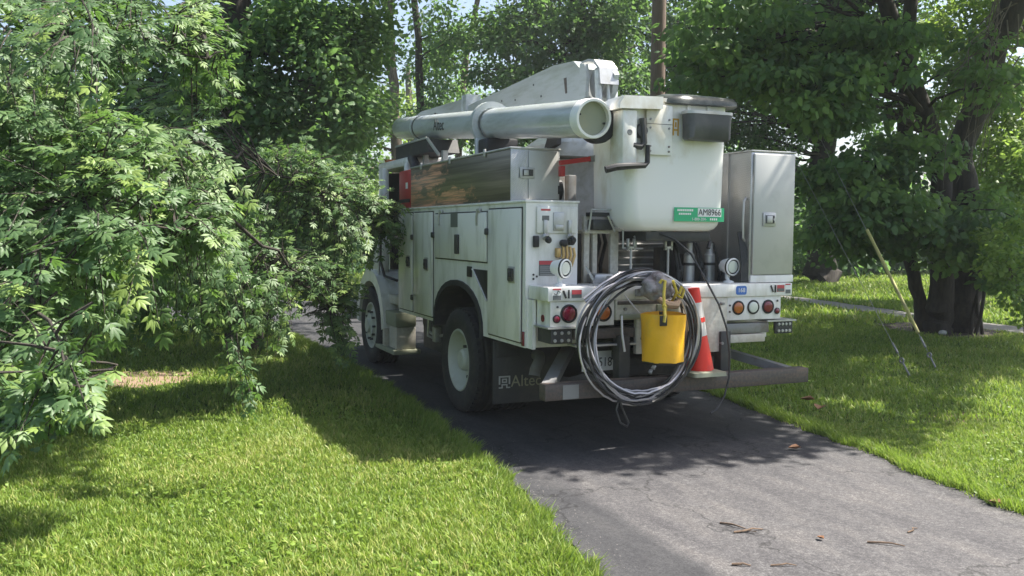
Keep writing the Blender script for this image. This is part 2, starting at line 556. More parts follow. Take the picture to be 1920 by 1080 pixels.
def obj(name, mb, m, parent=None, origin=None, smooth=35, label=None):
    base = origin_of(parent) if parent is not None else Vector(origin or (0, 0, 0))
    me = bpy.data.meshes.new(name)
    me.from_pydata([(v[0] - base.x, v[1] - base.y, v[2] - base.z) for v in mb.v], [], mb.f)
    bm = bmesh.new()
    bm.from_mesh(me)
    bmesh.ops.recalc_face_normals(bm, faces=bm.faces)
    bm.to_mesh(me)
    bm.free()
    me.materials.append(m)
    if smooth:
        me.shade_smooth()
        me.set_sharp_from_angle(angle=R(smooth))
    o = link(name, me, parent, base)
    if label: o['label'] = label
    return o


def thing(name, label, cat, loc, group=None):
    o = bpy.data.objects.new(name, None)
    o.empty_display_size = 0.2
    COL.objects.link(o)
    o.location = loc
    return tag(o, label, cat, group)


def text(name, body, size, pos, xdir, ydir, m, parent, extrude=0.001, align='CENTER', sx=1.0):
    """flat lettering; xdir runs along the line, ydir is up"""
    cu = bpy.data.curves.new(name, 'FONT')
    cu.body = body
    cu.size = size
    cu.extrude = extrude
    cu.align_x = align
    cu.align_y = 'CENTER'
    cu.resolution_u = 3
    tmp = bpy.data.objects.new(name, cu)
    COL.objects.link(tmp)
    dg = bpy.context.evaluated_depsgraph_get()
    me = bpy.data.meshes.new_from_object(tmp.evaluated_get(dg))
    bpy.data.objects.remove(tmp)
    x, y = Vector(xdir).normalized(), Vector(ydir).normalized()
    z = x.cross(y)
    base = origin_of(parent)
    mt = Matrix(((x.x * sx, y.x, z.x, pos[0] - base.x), (x.y * sx, y.y, z.y, pos[1] - base.y), (x.z * sx, y.z, z.z, pos[2] - base.z), (0, 0, 0, 1)))
    me.transform(mt)
    me.materials.clear()
    me.materials.append(m)
    return link(name, me, parent)


def np_mesh(name, V, F, m, tint=None, parent=None):
    """V (n,3), F (k,3) int, tint per vertex"""
    base = origin_of(parent) if parent is not None else Vector((0, 0, 0))
    me = bpy.data.meshes.new(name)
    V = np.asarray(V, np.float32) - np.array(base, np.float32)
    F = np.asarray(F, np.int32)
    me.vertices.add(len(V))
    me.vertices.foreach_set('co', V.ravel())
    me.loops.add(F.size)
    me.loops.foreach_set('vertex_index', F.ravel())
    me.polygons.add(len(F))
    me.polygons.foreach_set('loop_start', np.arange(0, F.size, 3, dtype=np.int32))
    if tint is not None:
        a = me.attributes.new('tint', 'FLOAT', 'POINT')
        a.data.foreach_set('value', np.asarray(tint, np.float32))
    me.update(calc_edges=True)
    me.materials.append(m)
    return link(name, me, parent)




# ------------------------------------------------------------------ the setting
def sheet(name, poly, z, m, kind='structure', label=None):
    bm = bmesh.new()
    f = bm.faces.new([bm.verts.new((x, y, z)) for x, y in poly])
    bmesh.ops.triangulate(bm, faces=[f])
    me = bpy.data.meshes.new(name)
    bm.to_mesh(me)
    bm.free()
    me.materials.append(m)
    o = link(name, me)
    if f is not None:
        o['kind'] = kind
    if label: o['label'] = label
    return o


def wobbly(pts, amp, step=0.12, seed=1):
    rg = random.Random(seed)
    out = []
    low = rg.uniform(0, 6)
    for (x0, y0), (x1, y1) in zip(pts[:-1], pts[1:]):
        n = max(1, int(math.hypot(x1 - x0, y1 - y0) / step))
        for k in range(n):
            t = k / n
            out.append((x0 + (x1 - x0) * t + rg.uniform(-amp, amp), y0 + (y1 - y0) * t + rg.uniform(-amp, amp)))
            q = out[-1]
            out[-1] = (q[0] + amp * 0.9 * math.sin(q[1] * 5.1 + low) + amp * 0.7 * math.sin(q[1] * 11.7 + 2 * low), q[1])
    out.append(pts[-1])
    return out


LEFT_EDGE = [(-4.0, -14), (-2.75, -6.5), (-2.27, -4.0), (-2.04, -2.7), (-1.88, -1.82), (-1.66, -0.2), (-1.53, 1.67), (-1.47, 5.3), (-1.6, 8.6), (-2.4, 11.2), (-4.6, 12.9), (-9, 14.0), (-40, 17)]
RIGHT_EDGE = [(-40, 25), (-9, 20.6), (-2.5, 18.6), (0.6, 15.4), (1.75, 11), (1.9, 5), (1.72, 1.35), (1.45, -0.27), (1.3, -1.36), (1.12, -2.04), (1.0, -2.85), (0.75, -4.2), (0.5, -6.5), (0.6, -14)]


def edge_x(edge, y):
    e = sorted((b, a) for a, b in edge if a > -4.1 and b < 12)
    return float(np.interp(y, [q[0] for q in e], [q[1] for q in e]))


lawn = sheet('lawn', [(-260, -120), (260, -120), (260, 420), (-260, 420)], 0.0, M['lawn'])
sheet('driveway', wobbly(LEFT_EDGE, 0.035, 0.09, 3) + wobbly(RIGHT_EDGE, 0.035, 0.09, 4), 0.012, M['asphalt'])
sheet('footpath', wobbly([(12.4, 14.4), (11.7, 10.5), (11.0, 7.0), (10.7, 4.4), (10.4, -3)], 0.04, 0.3, 5) + wobbly([(11.3, -3), (11.7, 4.4), (12.0, 7.0), (12.7, 10.5), (13.4, 14.4)], 0.04, 0.3, 6), 0.008, M['path'])
sheet('soil_patch', wobbly([(8.9, 4.7), (9.6, 4.4), (10.4, 4.7), (11.0, 5.6), (10.6, 6.8), (9.6, 7.0), (9.0, 6.0), (8.9, 4.7)], 0.12, 0.2, 8)[:-1], 0.004, M['soil'], label='dark bare soil round the foot of the multi-stemmed tree')
sheet('dirt_patch', wobbly([(-4.6, 4.5), (-4.1, 4.2), (-3.6, 4.4), (-3.4, 5.2), (-4.0, 5.6), (-4.6, 5.3), (-4.6, 4.5)], 0.08, 0.15, 9)[:-1], 0.004, M['dirt'], label='small patch of bare brown dirt in the left lawn')

# ------------------------------------------------------------------ the bucket truck
T = thing('bucket_truck', 'white bucket truck seen from behind on the driveway with boom stowed and side compartments shut', 'truck', (0, 1.6, 0))
LX, BZ0, BZ1, BL = -1.22, 0.835, 2.03, 3.67


def arch(y0=0.95, y1=2.31, z0=BZ0, top=1.29, n=14):
    c, a = (y0 + y1) / 2, (y1 - y0) / 2
    return [(c - a * math.cos(math.pi * k / n), z0 + (top - z0) * math.sin(math.pi * k / n) ** 0.8) for k in range(n + 1)]


# chassis
mb = MB()
for s in (-1, 1):
    mb.box(s * 0.43 - 0.04, s * 0.43 + 0.04, -0.28, 6.6, 0.72, 1.0, 0.006)
for y in (0.4, 2.6, 3.9, 5.9):
    mb.box(-0.39, 0.39, y - 0.05, y + 0.05, 0.76, 0.96)
obj('chassis_frame', mb, M['dark'], T)
mb = MB().lathe((-0.9, 1.62, 0.52), (1, 0, 0), [(0, 0.07), (0.5, 0.07), (0.62, 0.19), (0.9, 0.24), (1.18, 0.19), (1.3, 0.07), (1.8, 0.07)], 20)
mb.tube([(0, 1.75, 0.6), (0, 3.2, 0.72), (0, 4.6, 0.8)], 0.05, 10)
obj('rear_axle', mb, M['dark'], T)
obj('under_body_tank', MB().box(-0.85, -0.5, 2.5, 3.9, 0.36, 0.8, 0.04), M['dark'], T, label='left tank under the body')
obj('under_body_tank', MB().box(0.5, 0.95, 2.5, 4.4, 0.32, 0.8, 0.06), M['dark'], T, label='right tank under the body')
obj('spare_carrier', MB().box(-0.36, 0.36, -0.05, 0.5, 0.55, 0.72, 0.03), M['dark'], T)
obj('gearbox', MB().box(-0.33, 0.33, 3.6, 5.6, 0.4, 0.9, 0.08), M['dark'], T)
mb = MB().tube([(-0.95, 3.3, 0.74), (-0.97, 3.25, 0.62), (-1.0, 2.9, 0.6), (-0.98, 2.5, 0.68)], 0.018, 6)
mb.tube([(-1.05, 3.05, 0.8), (-1.06, 3.05, 0.6), (-1.0, 2.8, 0.56)], 0.014, 6).box(-1.06, -0.98, 2.8, 2.9, 0.55, 0.72, 0.01)
obj('air_line', mb, M['galv'], T)
mb = MB().tube([(-0.75, 0.9, 0.66), (-0.8, 0.6, 0.67), (-0.9, 0.4, 0.66), (-0.97, 0.33, 0.6), (-0.99, 0.31, 0.54)], 0.05, 12)
obj('exhaust_pipe', mb, M['grey'], T)

# wheels ----------------------------------------------------------
TYRE = [(0.0, 0.305), (-0.02, 0.33), (-0.03, 0.4), (-0.025, 0.47), (-0.005, 0.5), (0.03, 0.517), (0.06, 0.52), (0.075, 0.508), (0.085, 0.508), (0.1, 0.521), (0.128, 0.521), (0.135, 0.508), (0.145, 0.508), (0.155, 0.521), (0.185, 0.521), (0.195, 0.508), (0.205, 0.508), (0.22, 0.52), (0.25, 0.517), (0.28, 0.5), (0.3, 0.47), (0.305, 0.4), (0.295, 0.33), (0.275, 0.305)]


def wheel(x, y, side, dish, name='wheel', rad=1.0):
    """outer face at x, side -1 = faces the left"""
    w = MB().lathe((x, y, 0.52 * rad), (-side, 0, 0), [(o, r * rad) for o, r in TYRE], 56, closed=True)
    t = obj(name, w, M['rubber'], T)
    # tread blocks on the shoulder
    tb = MB()
    for k in range(44):
        a = 2 * math.pi * k / 44
        c, s = math.cos(a), math.sin(a)
        for o in (0.0, 0.245):
            p0 = Vector((x - side * o, y + c * 0.506 * rad, 0.52 * rad + s * 0.506 * rad))
            p1 = p0 + Vector((-side * 0.035, 0, 0))
            tb.bar(p0, p1, 0.04, 0.03, (0, c, s))
    obj('tread_blocks', tb, M['rubber'], t)['kind'] = 'stuff'
    if dish == 'deep':
        pr = [(0.0, 0.312), (-0.012, 0.306), (-0.012, 0.292), (0.01, 0.284), (0.05, 0.276), (0.11, 0.262), (0.135, 0.235), (0.14, 0.15), (0.12, 0.14), (0.09, 0.115), (0.03, 0.105), (0.01, 0.085)]
    else:
        pr = [(0.0, 0.312), (-0.012, 0.306), (-0.012, 0.292), (0.02, 0.284), (0.045, 0.268), (0.03, 0.22), (0.0, 0.165), (-0.03, 0.16), (-0.035, 0.1), (-0.07, 0.09), (-0.075, 0.05)]
    r = obj('rim', MB().lathe((x, y, 0.52 * rad), (-side, 0, 0), pr + [(pr[-1][0], 0.0)], 40, cap0=False), M['hub'], t)
    for k in range(10):
        a = 2 * math.pi * k / 10
        q = Vector((x - side * (0.14 if dish == 'deep' else 0.0), y + 0.19 * math.cos(a), 0.52 * rad + 0.19 * math.sin(a)))
        obj('lug_nut', MB().tube([q, q + Vector((side * 0.04, 0, 0))], 0.016, 6), M['dark'], t)


wheel(-1.2, 1.62, -1, 'deep')
wheel(-0.87, 1.62, -1, 'deep')
wheel(1.2, 1.62, 1, 'deep')
wheel(0.87, 1.62, 1, 'deep')
wheel(-1.17, 5.14, -1, 'flat')
wheel(1.17, 5.14, 1, 'flat')

# left side pack ----------------------------------------------------
poly = [(0, BZ0)] + arch() + [(BL, BZ0), (BL, BZ1), (0, BZ1)]
body = obj('left_compartment', MB().prism(poly, 'x', LX, -0.745), M['white'], T)
mb = MB().box(LX - 0.012, -0.73, -0.008, BL + 0.008, BZ1 + 0.001, BZ1 + 0.022, 0.006)
obj('top_cap', mb, M['white'], body)
a_in = arch(0.975, 2.285, BZ0 - 0.03, 1.262)
a_out = arch(0.925, 2.335, BZ0 - 0.03, 1.315)
mb = MB()
for lo, hi in ((LX - 0.018, -0.747),):
    n = len(a_in)
    vs = [(lo, *p) for p in a_in] + [(lo, *p) for p in a_out] + [(hi, *p) for p in a_in] + [(hi, *p) for p in a_out]
    fs = []
    for k in range(n - 1):
        fs += [(k, k + 1, n + k + 1, n + k), (2 * n + k, 3 * n + k, 3 * n + k + 1, 2 * n + k + 1), (k, 2 * n + k, 2 * n + k + 1, k + 1), (n + k, n + k + 1, 3 * n + k + 1, 3 * n + k)]
    mb.add(vs, fs)
obj('arch_trim', mb, M['rubber'], body)
mb = MB().prism(arch(0.96, 2.3, BZ0 - 0.02, 1.28), 'x', -0.76, -0.75)
obj('arch_liner', mb, M['black'], body)


def side_door(y0, y1, z0, z1, handle=None, rec=0.0, label=None):
    d = obj('compartment_door', MB().box(LX - 0.022, LX - 0.0005, y0, y1, z0, z1, 0.016), M['white'], T, label=label)
    if handle:
        hy, hz = handle
        obj('latch_recess', MB().box(LX - 0.026, LX - 0.0215, hy - 0.07, hy + 0.07, hz - 0.07, hz + 0.07, 0.004), M['galv'], d)
        obj('latch', MB().box(LX - 0.046, LX - 0.0265, hy - 0.055, hy + 0.045, hz - 0.055, hz + 0.055, 0.01).tube([(LX - 0.05, hy - 0.02, hz), (LX - 0.06, hy - 0.02, hz)], 0.022, 12), M['dark'], d)
    obj('door_seal', MB().box(LX - 0.004, LX - 0.0008, y0 - 0.012, y1 + 0.012, z0 - 0.012, z1 + 0.012), M['dark'], d)
    return d


side_door(3.09, 3.62, 0.88, 1.99, (3.2, 1.44), label='narrow tall door at the front of the side pack')
side_door(2.37, 3.03, 0.88, 1.99, (2.55, 1.436), label='tall door just ahead of the rear wheel')
d = side_door(0.83, 2.29, 1.515, 1.965, None, label='wide low door over the rear wheel')
obj('paddle_handle', MB().box(LX - 0.04, LX - 0.0225, 1.52, 1.63, 1.57, 1.76, 0.012), M['dark'], d)
obj('door_sticker', MB().box(LX - 0.0245, LX - 0.0222, 1.57, 1.77, 1.83, 1.97), M['grey_label'], d)
side_door(0.07, 0.79, 0.875, 1.985, (0.24, 1.43), label='big rear corner door with a black latch')
for y, z in ((2.11, 1.99), (1.04, 1.985)):
    mb = MB().box(LX - 0.03, LX - 0.002, y - 0.06, y + 0.02, z - 0.02, z + 0.015, 0.005)
    mb.tube([(LX - 0.03, y - 0.01, z), (LX - 0.034, y, z - 0.06), (LX - 0.03, y + 0.005, z - 0.14)], 0.009, 6)
    obj('rain_latch', mb, M['galv'], T)
for y, z in ((0.8, 1.79), (3.06, 1.72), (3.06, 1.04), (2.33, 1.75)):
    obj('door_stop', MB().box(LX - 0.04, LX - 0.001, y - 0.035, y + 0.035, z - 0.03, z + 0.03, 0.012), M['dark'], T)
obj('step_recess', MB().prism([(1.2, 1.44), (0.83, 1.44), (0.83, 1.16), (0.93, 1.22), (1.05, 1.33)], 'x', LX - 0.003, LX - 0.0006), M['black'], T)
obj('step_lip', MB().bar((LX - 0.006, 1.2, 1.44), (LX - 0.006, 0.84, 1.165), 0.02, 0.012), M['white'], T)
obj('vent_cap', MB().box(LX - 0.014, LX - 0.0005, 1.22, 1.34, 1.36, 1.46, 0.006), M['black'], T)
obj('fuel_cap', MB().box(LX - 0.02, LX - 0.0005, 0.64, 0.78, 1.055, 1.1, 0.01), M['galv'], T)
obj('marker_lamp', MB().box(LX - 0.012, LX - 0.0005, 0.005, 0.05, 0.85, 0.97, 0.004), M['red_lens'], T)

# rear face of the left pack
hatch = obj('rear_hatch', MB().box(-1.13, -0.76, -0.02, -0.0005, 1.78, 2.0, 0.012), M['white'], T)
obj('hatch_latch', MB().box(-0.985, -0.885, -0.034, -0.0205, 1.8, 1.955, 0.01).box(-0.975, -0.895, -0.05, -0.0345, 1.81, 1.85, 0.008), M['galv'], hatch)
obj('hatch_sticker', MB().box(-1.085, -1.02, -0.0225, -0.0203, 1.885, 1.925), M['grey_label'], hatch)
obj('red_strip', MB().box(-1.095, -1.01, -0.0225, -0.0203, 1.965, 1.98), M['red_label'], hatch)
for x in (-1.06, -0.835):
    v = obj('rubber_hold', MB().box(x - 0.018, x + 0.018, -0.045, -0.0205, 1.77, 1.89, 0.008).tube([(x, -0.03, 1.76), (x, -0.05, 1.74)], 0.03, 10), M['galv'], T)
    obj('knob', MB().lathe((x + 0.01, -0.05, 1.725), (0, -1, 0), [(0, 0.022), (0.03, 0.028), (0.045, 0.015)], 12), M['black'], v)
obj('socket', MB().box(-1.16, -1.11, -0.03, -0.0005, 1.665, 1.76, 0.008), M['black'], T)
mb = MB().box(-0.96, -0.92, -0.05, -0.0005, 1.58, 1.66, 0.01)
for k in range(4):
    mb.tube([(-0.9 + 0.032 * k, -0.04, 1.69 - 0.01 * k), (-0.9 + 0.034 * k, -0.055, 1.6), (-0.92 + 0.03 * k, -0.05, 1.5)], 0.013, 7)
obj('hydraulic_fitting', mb, M['brass'], T)
obj('coupler', MB().lathe((-0.895, -0.02, 1.7), (0, -1, 0), [(0, 0.03), (0.05, 0.03), (0.055, 0.02)], 12).lathe((-0.83, -0.02, 1.71), (0, -1, 0), [(0, 0.028), (0.05, 0.028), (0.055, 0.02)], 12), M['black'], T)
st = obj('warning_sticker', MB().box(-1.1, -0.955, -0.0035, -0.0008, 1.43, 1.555), M['grey_label'], T)
obj('red_strip', MB().box(-1.098, -0.957, -0.0055, -0.0037, 1.522, 1.553), M['red_label'], st)
for k in range(5):
    obj('print_line', MB().box(-1.09, -1.09 + (0.11 if k % 2 else 0.125), -0.0055, -0.0037, 1.5 - 0.016 * k, 1.505 - 0.016 * k), M['silver_print'], st)
for x, z in ((-1.15, 1.44), (-1.15, 1.405), (-1.12, 1.425)):
    obj('bolt', MB().tube([(x, -0.008, z), (x, -0.001, z)], 0.009, 8), M['dark'], T)

# bed, right pack ---------------------------------------------------
obj('bed_floor', MB().box(-0.743, 0.778, 0.02, BL, 1.18, 1.25, 0.004), M['dark'], T)
obj('headboard', MB().box(-0.742, 0.777, 1.02, 1.08, 1.252, 1.8), M['dark'], T)
obj('inner_wall', MB().box(-0.744, -0.736, 0.03, 1.0, 1.252, 2.0), M['white_dirty'], T)
right = obj('right_compartment', MB().prism([(0, BZ0)] + arch() + [(BL, BZ0), (BL, 2.5), (0, 2.5)], 'x', 0.78, 1.24), M['white'], T)
tall = obj('tall_cabinet', MB().box(0.78, 1.262, -0.31, -0.002, 1.358, 2.5, 0.008), M['tread'], T)
obj('cabinet_door', MB().box(0.8, 1.245, -0.335, -0.3105, 1.43, 2.485, 0.014), M['alu'], tall)
obj('cabinet_latch', MB().box(0.895, 1.035, -0.348, -0.3355, 1.855, 1.975, 0.012).box(0.915, 1.015, -0.356, -0.3485, 1.875, 1.955, 0.01), M['galv'], tall)
obj('latch_paddle', MB().box(0.925, 0.985, -0.364, -0.3565, 1.885, 1.945, 0.008).tube([(1.005, -0.352, 1.915), (1.005, -0.364, 1.915)], 0.011, 10), M['galv'], tall)
obj('latch_gap', MB().box(0.918, 1.01, -0.3575, -0.3562, 1.88, 1.95), M['dark'], tall)
obj('cabinet_sill', MB().box(0.79, 1.258, -0.326, -0.3105, 1.362, 1.425, 0.004), M['white'], tall)
obj('cabinet_top', MB().box(0.775, 1.267, -0.318, 0.4, 2.501, 2.515, 0.004), M['galv'], tall)
obj('tread_panel', MB().box(0.772, 0.7795, 0.0, 1.0, 1.252, 2.5), M['tread'], right)
obj('grab_rail', MB().tube([(0.77, -0.26, 2.1), (0.735, -0.28, 2.07), (0.72, -0.29, 1.9), (0.735, -0.28, 1.75), (0.77, -0.26, 1.72)], 0.011, 8), M['galv'], tall)
mb = MB()
for k in range(7):
    x = 0.74 + 0.008 * k
    mb.tube([(x, -0.2, 1.8), (x - 0.03, -0.26, 1.73), (x - 0.02 + 0.006 * k, -0.29, 1.55), (x - 0.03 + 0.004 * k, -0.3, 1.37)], 0.009, 6)
obj('cable_bundle', mb, M['dark'], T)

# tail shelf and light panels --------------------------------------------
shelf = obj('tail_shelf', MB().box(-1.192, 1.212, -0.37, -0.003, 1.245, 1.356, 0.006), M['white'], T)
obj('shelf_deck', MB().box(-0.74, 0.775, -0.3, -0.004, 1.3565, 1.361), M['galv'], shelf)


def sticker(parent, x0, x1, z0, z1, y, m, stripes=(), name='sticker'):
    s = obj(name, MB().box(x0, x1, y - 0.0022, y - 0.0004, z0, z1), m, parent)
    for (a, b, c, d, mm) in stripes:
        obj('print', MB().box(x0 + a * (x1 - x0), x0 + b * (x1 - x0), y - 0.0042, y - 0.0024, z0 + c * (z1 - z0), z0 + d * (z1 - z0)), mm, parent)
    return s


Y = -0.37
sticker(shelf, -1.155, -1.075, 1.255, 1.35, Y, M['white_label'], ((0.05, 0.95, 0.85, 0.97, M['red_label']), (0.05, 0.95, 0.02, 0.4, M['grey_label'])))
obj('hand_mark', MB().tube([(-1.14, Y - 0.004, 1.31), (-1.118, Y - 0.004, 1.298), (-1.105, Y - 0.004, 1.33), (-1.085, Y - 0.004, 1.318)], 0.004, 5), M['dark'], shelf)
obj('pinch_mark', MB().bar((-1.06, Y - 0.004, 1.33), (-1.035, Y - 0.004, 1.27), 0.016, 0.004, (0, 1, 0)).box(-1.018, -1.004, Y - 0.006, Y - 0.002, 1.268, 1.335), M['black'], shelf)
sticker(shelf, -0.985, -0.895, 1.27, 1.335, Y, M['grey_label'], ((0.03, 0.97, 0.45, 0.97, M['red_label']),))
obj('pinch_mark', MB().bar((0.975, Y - 0.004, 1.338), (1.0, Y - 0.004, 1.28), 0.014, 0.004, (0, 1, 0)).box(1.018, 1.032, Y - 0.006, Y - 0.002, 1.275, 1.34), M['black'], shelf)
sticker(shelf, 1.045, 1.125, 1.28, 1.34, Y, M['red_label'], ((0.05, 0.95, 0.05, 0.5, M['grey_label']),))
sticker(shelf, 1.135, 1.195, 1.262, 1.352, Y, M['white_label'], ((0.0, 0.9, 0.85, 0.98, M['red_label']), (0.05, 0.95, 0.02, 0.4, M['grey_label'])))
tg = obj('unit_tag', MB().rings([(-0.0035, 0.66, 1.3, 0.055, 0.038, 0.018), (-0.0005, 0.66, 1.3, 0.055, 0.038, 0.018)]), M['blue_label'], shelf)
for v in tg.data.vertices:      # turn the plate to face backwards
    x, y, z = v.co + Vector((0, 1.6, 0))
    v.co = Vector((x, Y + z, y)) - Vector((0, 1.6, 0))
text('tag_number', '168', 0.052, (0.66, Y - 0.0045, 1.3), (1, 0, 0), (0, 0, 1), M['white_label'], shelf)

panL = obj('light_panel', MB().box(-1.162, -0.585, -0.352, -0.33, 1.04, 1.244, 0.004).box(-1.162, -1.15, -0.33, -0.1, 1.04, 1.244), M['white'], T, label='left light panel, half hidden by the coiled wire')
panR = obj('light_panel', MB().box(0.53, 1.105, -0.352, -0.33, 1.04, 1.244, 0.004).box(1.093, 1.105, -0.33, -0.1, 1.04, 1.244), M['white'], T, label='right light panel with three round lamps in a row')


def lamp(x, z, r, m, panel, name='tail_lamp'):
    l = obj(name, MB().lathe((x, -0.352, z), (0, -1, 0), [(0.0005, r * 1.2), (0.009, r * 1.2), (0.012, r * 1.04), (0.004, r * 0.96)], 28), M['black'], panel)
    obj(name + '_lens', MB().lathe((x, -0.356, z), (0, -1, 0), [(0.0, r * 0.94), (0.006, r * 0.9), (0.009, r * 0.7), (0.011, r * 0.3)], 24), m, panel)


lamp(-1.0, 1.145, 0.062, M['red_lens'], panL)
lamp(-0.685, 1.145, 0.062, M['amber_lens'], panL)
lamp(-1.108, 1.105, 0.028, M['red_lens'], panL, 'reflector')
lamp(0.643, 1.148, 0.052, M['amber_lens'], panR)
lamp(0.803, 1.15, 0.052, M['clear_lens'], panR)
lamp(0.963, 1.15, 0.052, M['red_lens'], panR)
lamp(1.062, 1.11, 0.024, M['red_lens'], panR, 'reflector')
obj('side_reflector', MB().tube([(-1.1675, -0.22, 1.1), (-1.1625, -0.22, 1.1)], 0.03, 16), M['red_lens'], panL)
for x, z, p in ((-1.1, 1.2, panL), (1.065, 1.2, panR), (0.555, 1.17, panR), (0.555, 1.115, panR)):
    obj('bolt', MB().tube([(x, -0.36, z), (x, -0.3525, z)], 0.009, 8), M['dark'], p)

# middle of the tail: mounting plates, rusty beam ends
mid = obj('tail_post', MB().box(0.02, 0.527, -0.356, -0.3, 0.775, 1.243, 0.005), M['white_dirty'], T)
obj('tail_post', MB().box(-0.37, -0.0, -0.35, -0.3, 0.79, 1.1, 0.005), M['white_dirty'], T)
cap = obj('hitch_plate', MB().box(-0.58, 0.0, -0.372, -0.3, 1.08, 1.243, 0.006), M['white_dirty'], T)
obj('plate_edge', MB().box(-0.57, -0.02, -0.385, -0.3725, 1.205, 1.235, 0.004), M['rusty'], cap)
obj('angle_iron', MB().box(-0.55, -0.3, -0.4, -0.3855, 1.09, 1.13, 0.004).box(-0.2, 0.01, -0.395, -0.3725, 1.1, 1.2, 0.004), M['grime'], cap)
for x, z in ((-0.5, 1.17), (-0.42, 1.11), (-0.32, 0.92), (-0.3, 1.02), (0.06, 1.1), (0.06, 0.9), (0.46, 1.19), (0.46, 0.85)):
    obj('bolt', MB().tube([(x, -0.395, z), (x, -0.35, z)], 0.013, 8), M['grey'], T)
obj('tail_rail', MB().box(0.545, 1.0, -0.33, -0.25, 0.92, 1.008, 0.006), M['grey'], T, label='right grey rail under the light panel')
obj('tail_rail', MB().box(-0.94, -0.375, -0.33, -0.25, 0.93, 1.012, 0.006), M['rusty'], T, label='left rusty rail behind the coil')
obj('outrigger_box', MB().box(0.54, 0.955, -0.34, -0.2, 0.84, 0.912, 0.008), M['white_dirty'], T)
obj('rail_lip', MB().box(-0.93, -0.36, -0.345, -0.2, 0.87, 0.885), M['galv'], T)
obj('rail_lip', MB().box(-1.19, -0.9, -0.37, -0.05, 1.026, 1.038), M['galv'], T)
obj('rail_lip', MB().box(0.95, 1.27, -0.37, -0.05, 1.016, 1.03), M['galv'], T)
for sx, x0, x1, cols in ((-1, -1.15, -0.96, 3), (1, 1.06, 1.25, 4)):
    g = obj('grip_step', MB().box(x0, x1, -0.345, -0.325, 0.905, 1.02, 0.004).box(x0 if sx < 0 else x1 - 0.012, x0 + 0.012 if sx < 0 else x1, -0.325, -0.1, 0.905, 1.02), M['dark'], T)
    for k in range(cols):
        for z in (0.93, 0.99):
            x = x0 + 0.035 + k * (x1 - x0 - 0.07) / (cols - 1)
            obj('grip_stud', MB().lathe((x, -0.345, z), (0, -1, 0), [(0.0005, 0.015), (0.008, 0.013), (0.009, 0.005)], 8), M['galv'], g)
obj('skirt_panel', MB().box(-1.2, -1.17, -0.1, -0.003, BZ0, 1.24), M['white'], T)
obj('apron', MB().box(-1.215, -0.93, -0.02, -0.003, 0.84, 1.24), M['white'], T)

# number plate
pl = obj('number_plate', MB().box(-0.75, -0.446, -0.115, -0.11, 0.63, 0.797, 0.002), M['white_label'], T)
text('plate_letter', 'C', 0.11, (-0.69, -0.117, 0.7), (1, 0, 0), (0, 0, 1), M['dark'], pl)
text('plate_digits', '518', 0.11, (-0.53, -0.117, 0.7), (1, 0, 0), (0, 0, 1), M['dark'], pl, sx=0.8)
obj('plate_bracket', MB().box(-0.72, -0.48, -0.109, -0.09, 0.61, 0.86, 0.004), M['dark'], T)

# under-run beam with braces
beam = obj('under_run_beam', MB().box(-1.27, 1.31, -0.5, -0.385, 0.482, 0.61, 0.008), M['rusty'], T)
obj('beam_plate', MB().box(-1.12, -0.98, -0.506, -0.5005, 0.49, 0.6), M['grey'], beam)
for s in (-1, 1):
    obj('beam_brace', MB().bar((s * 1.2, -0.4, 0.57), (s * 0.56, 0.45, 0.8), 0.1, 0.07), M['grey'], beam)
    obj('beam_hanger', MB().box(s * 0.5 - 0.05, s * 0.5 + 0.05, -0.384, -0.28, 0.5, 0.95, 0.004), M['dark'], beam)
mb = MB()
for k in range(9):
    mb.lathe((-0.28 + 0.012 * k, -0.42 + 0.01 * math.sin(k * 2), 0.64 + 0.018 * k), (1, 0.4, (-1) ** k), [(-0.005, 0.014), (0.005, 0.02), (0.012, 0.014)], 8)
obj('safety_chain', mb, M['galv'], beam)
for s, nm in ((-1, 'left'), (1, 'right')):
    fl = obj('mud_flap', MB().box(min(s * 1.2, s * 0.55), max(s * 1.2, s * 0.55), 0.735, 0.75, 0.235, 0.81, 0.004), M['flap'], T, label=nm + ' rubber mud flap behind the rear wheels')
    if s < 0:
        def L(x0, x1, z0, z1):
            return MB().box(x0, x1, 0.731, 0.7346, z0, z1)
        X0, Z0, W = -1.145, 0.375, 0.112
        lg = MB()
        for q in ((0, 0.13, 0.32, 1), (0.87, 1, 0.32, 1), (0.131, 0.869, 0.88, 1), (0.28, 0.72, 0.44, 0.54), (0.28, 0.72, 0.68, 0.78), (0.28, 0.38, 0.541, 0.679), (0.62, 0.72, 0.541, 0.679), (0.24, 0.76, 0.24, 0.34), (0.24, 0.35, 0.101, 0.239), (0.65, 0.76, 0.101, 0.239), (0.0, 0.35, 0.0, 0.1), (0.65, 1, 0, 0.1)):
            lg.box(X0 + q[0] * W, X0 + q[1] * W, 0.731, 0.7346, Z0 + q[2] * W, Z0 + q[3] * W)
        obj('logo', lg, M['silver_print'], fl)
        text('flap_lettering', 'Altec', 0.15, (-1.025, 0.7335, 0.43), (1, 0, 0), (0, 0, 1), M['dull_print'], fl, align='LEFT', sx=0.95)
        obj('flap_bracket', MB().box(-1.17, -0.95, 0.715, 0.7345, 0.66, 0.8, 0.004), M['dark'], fl)

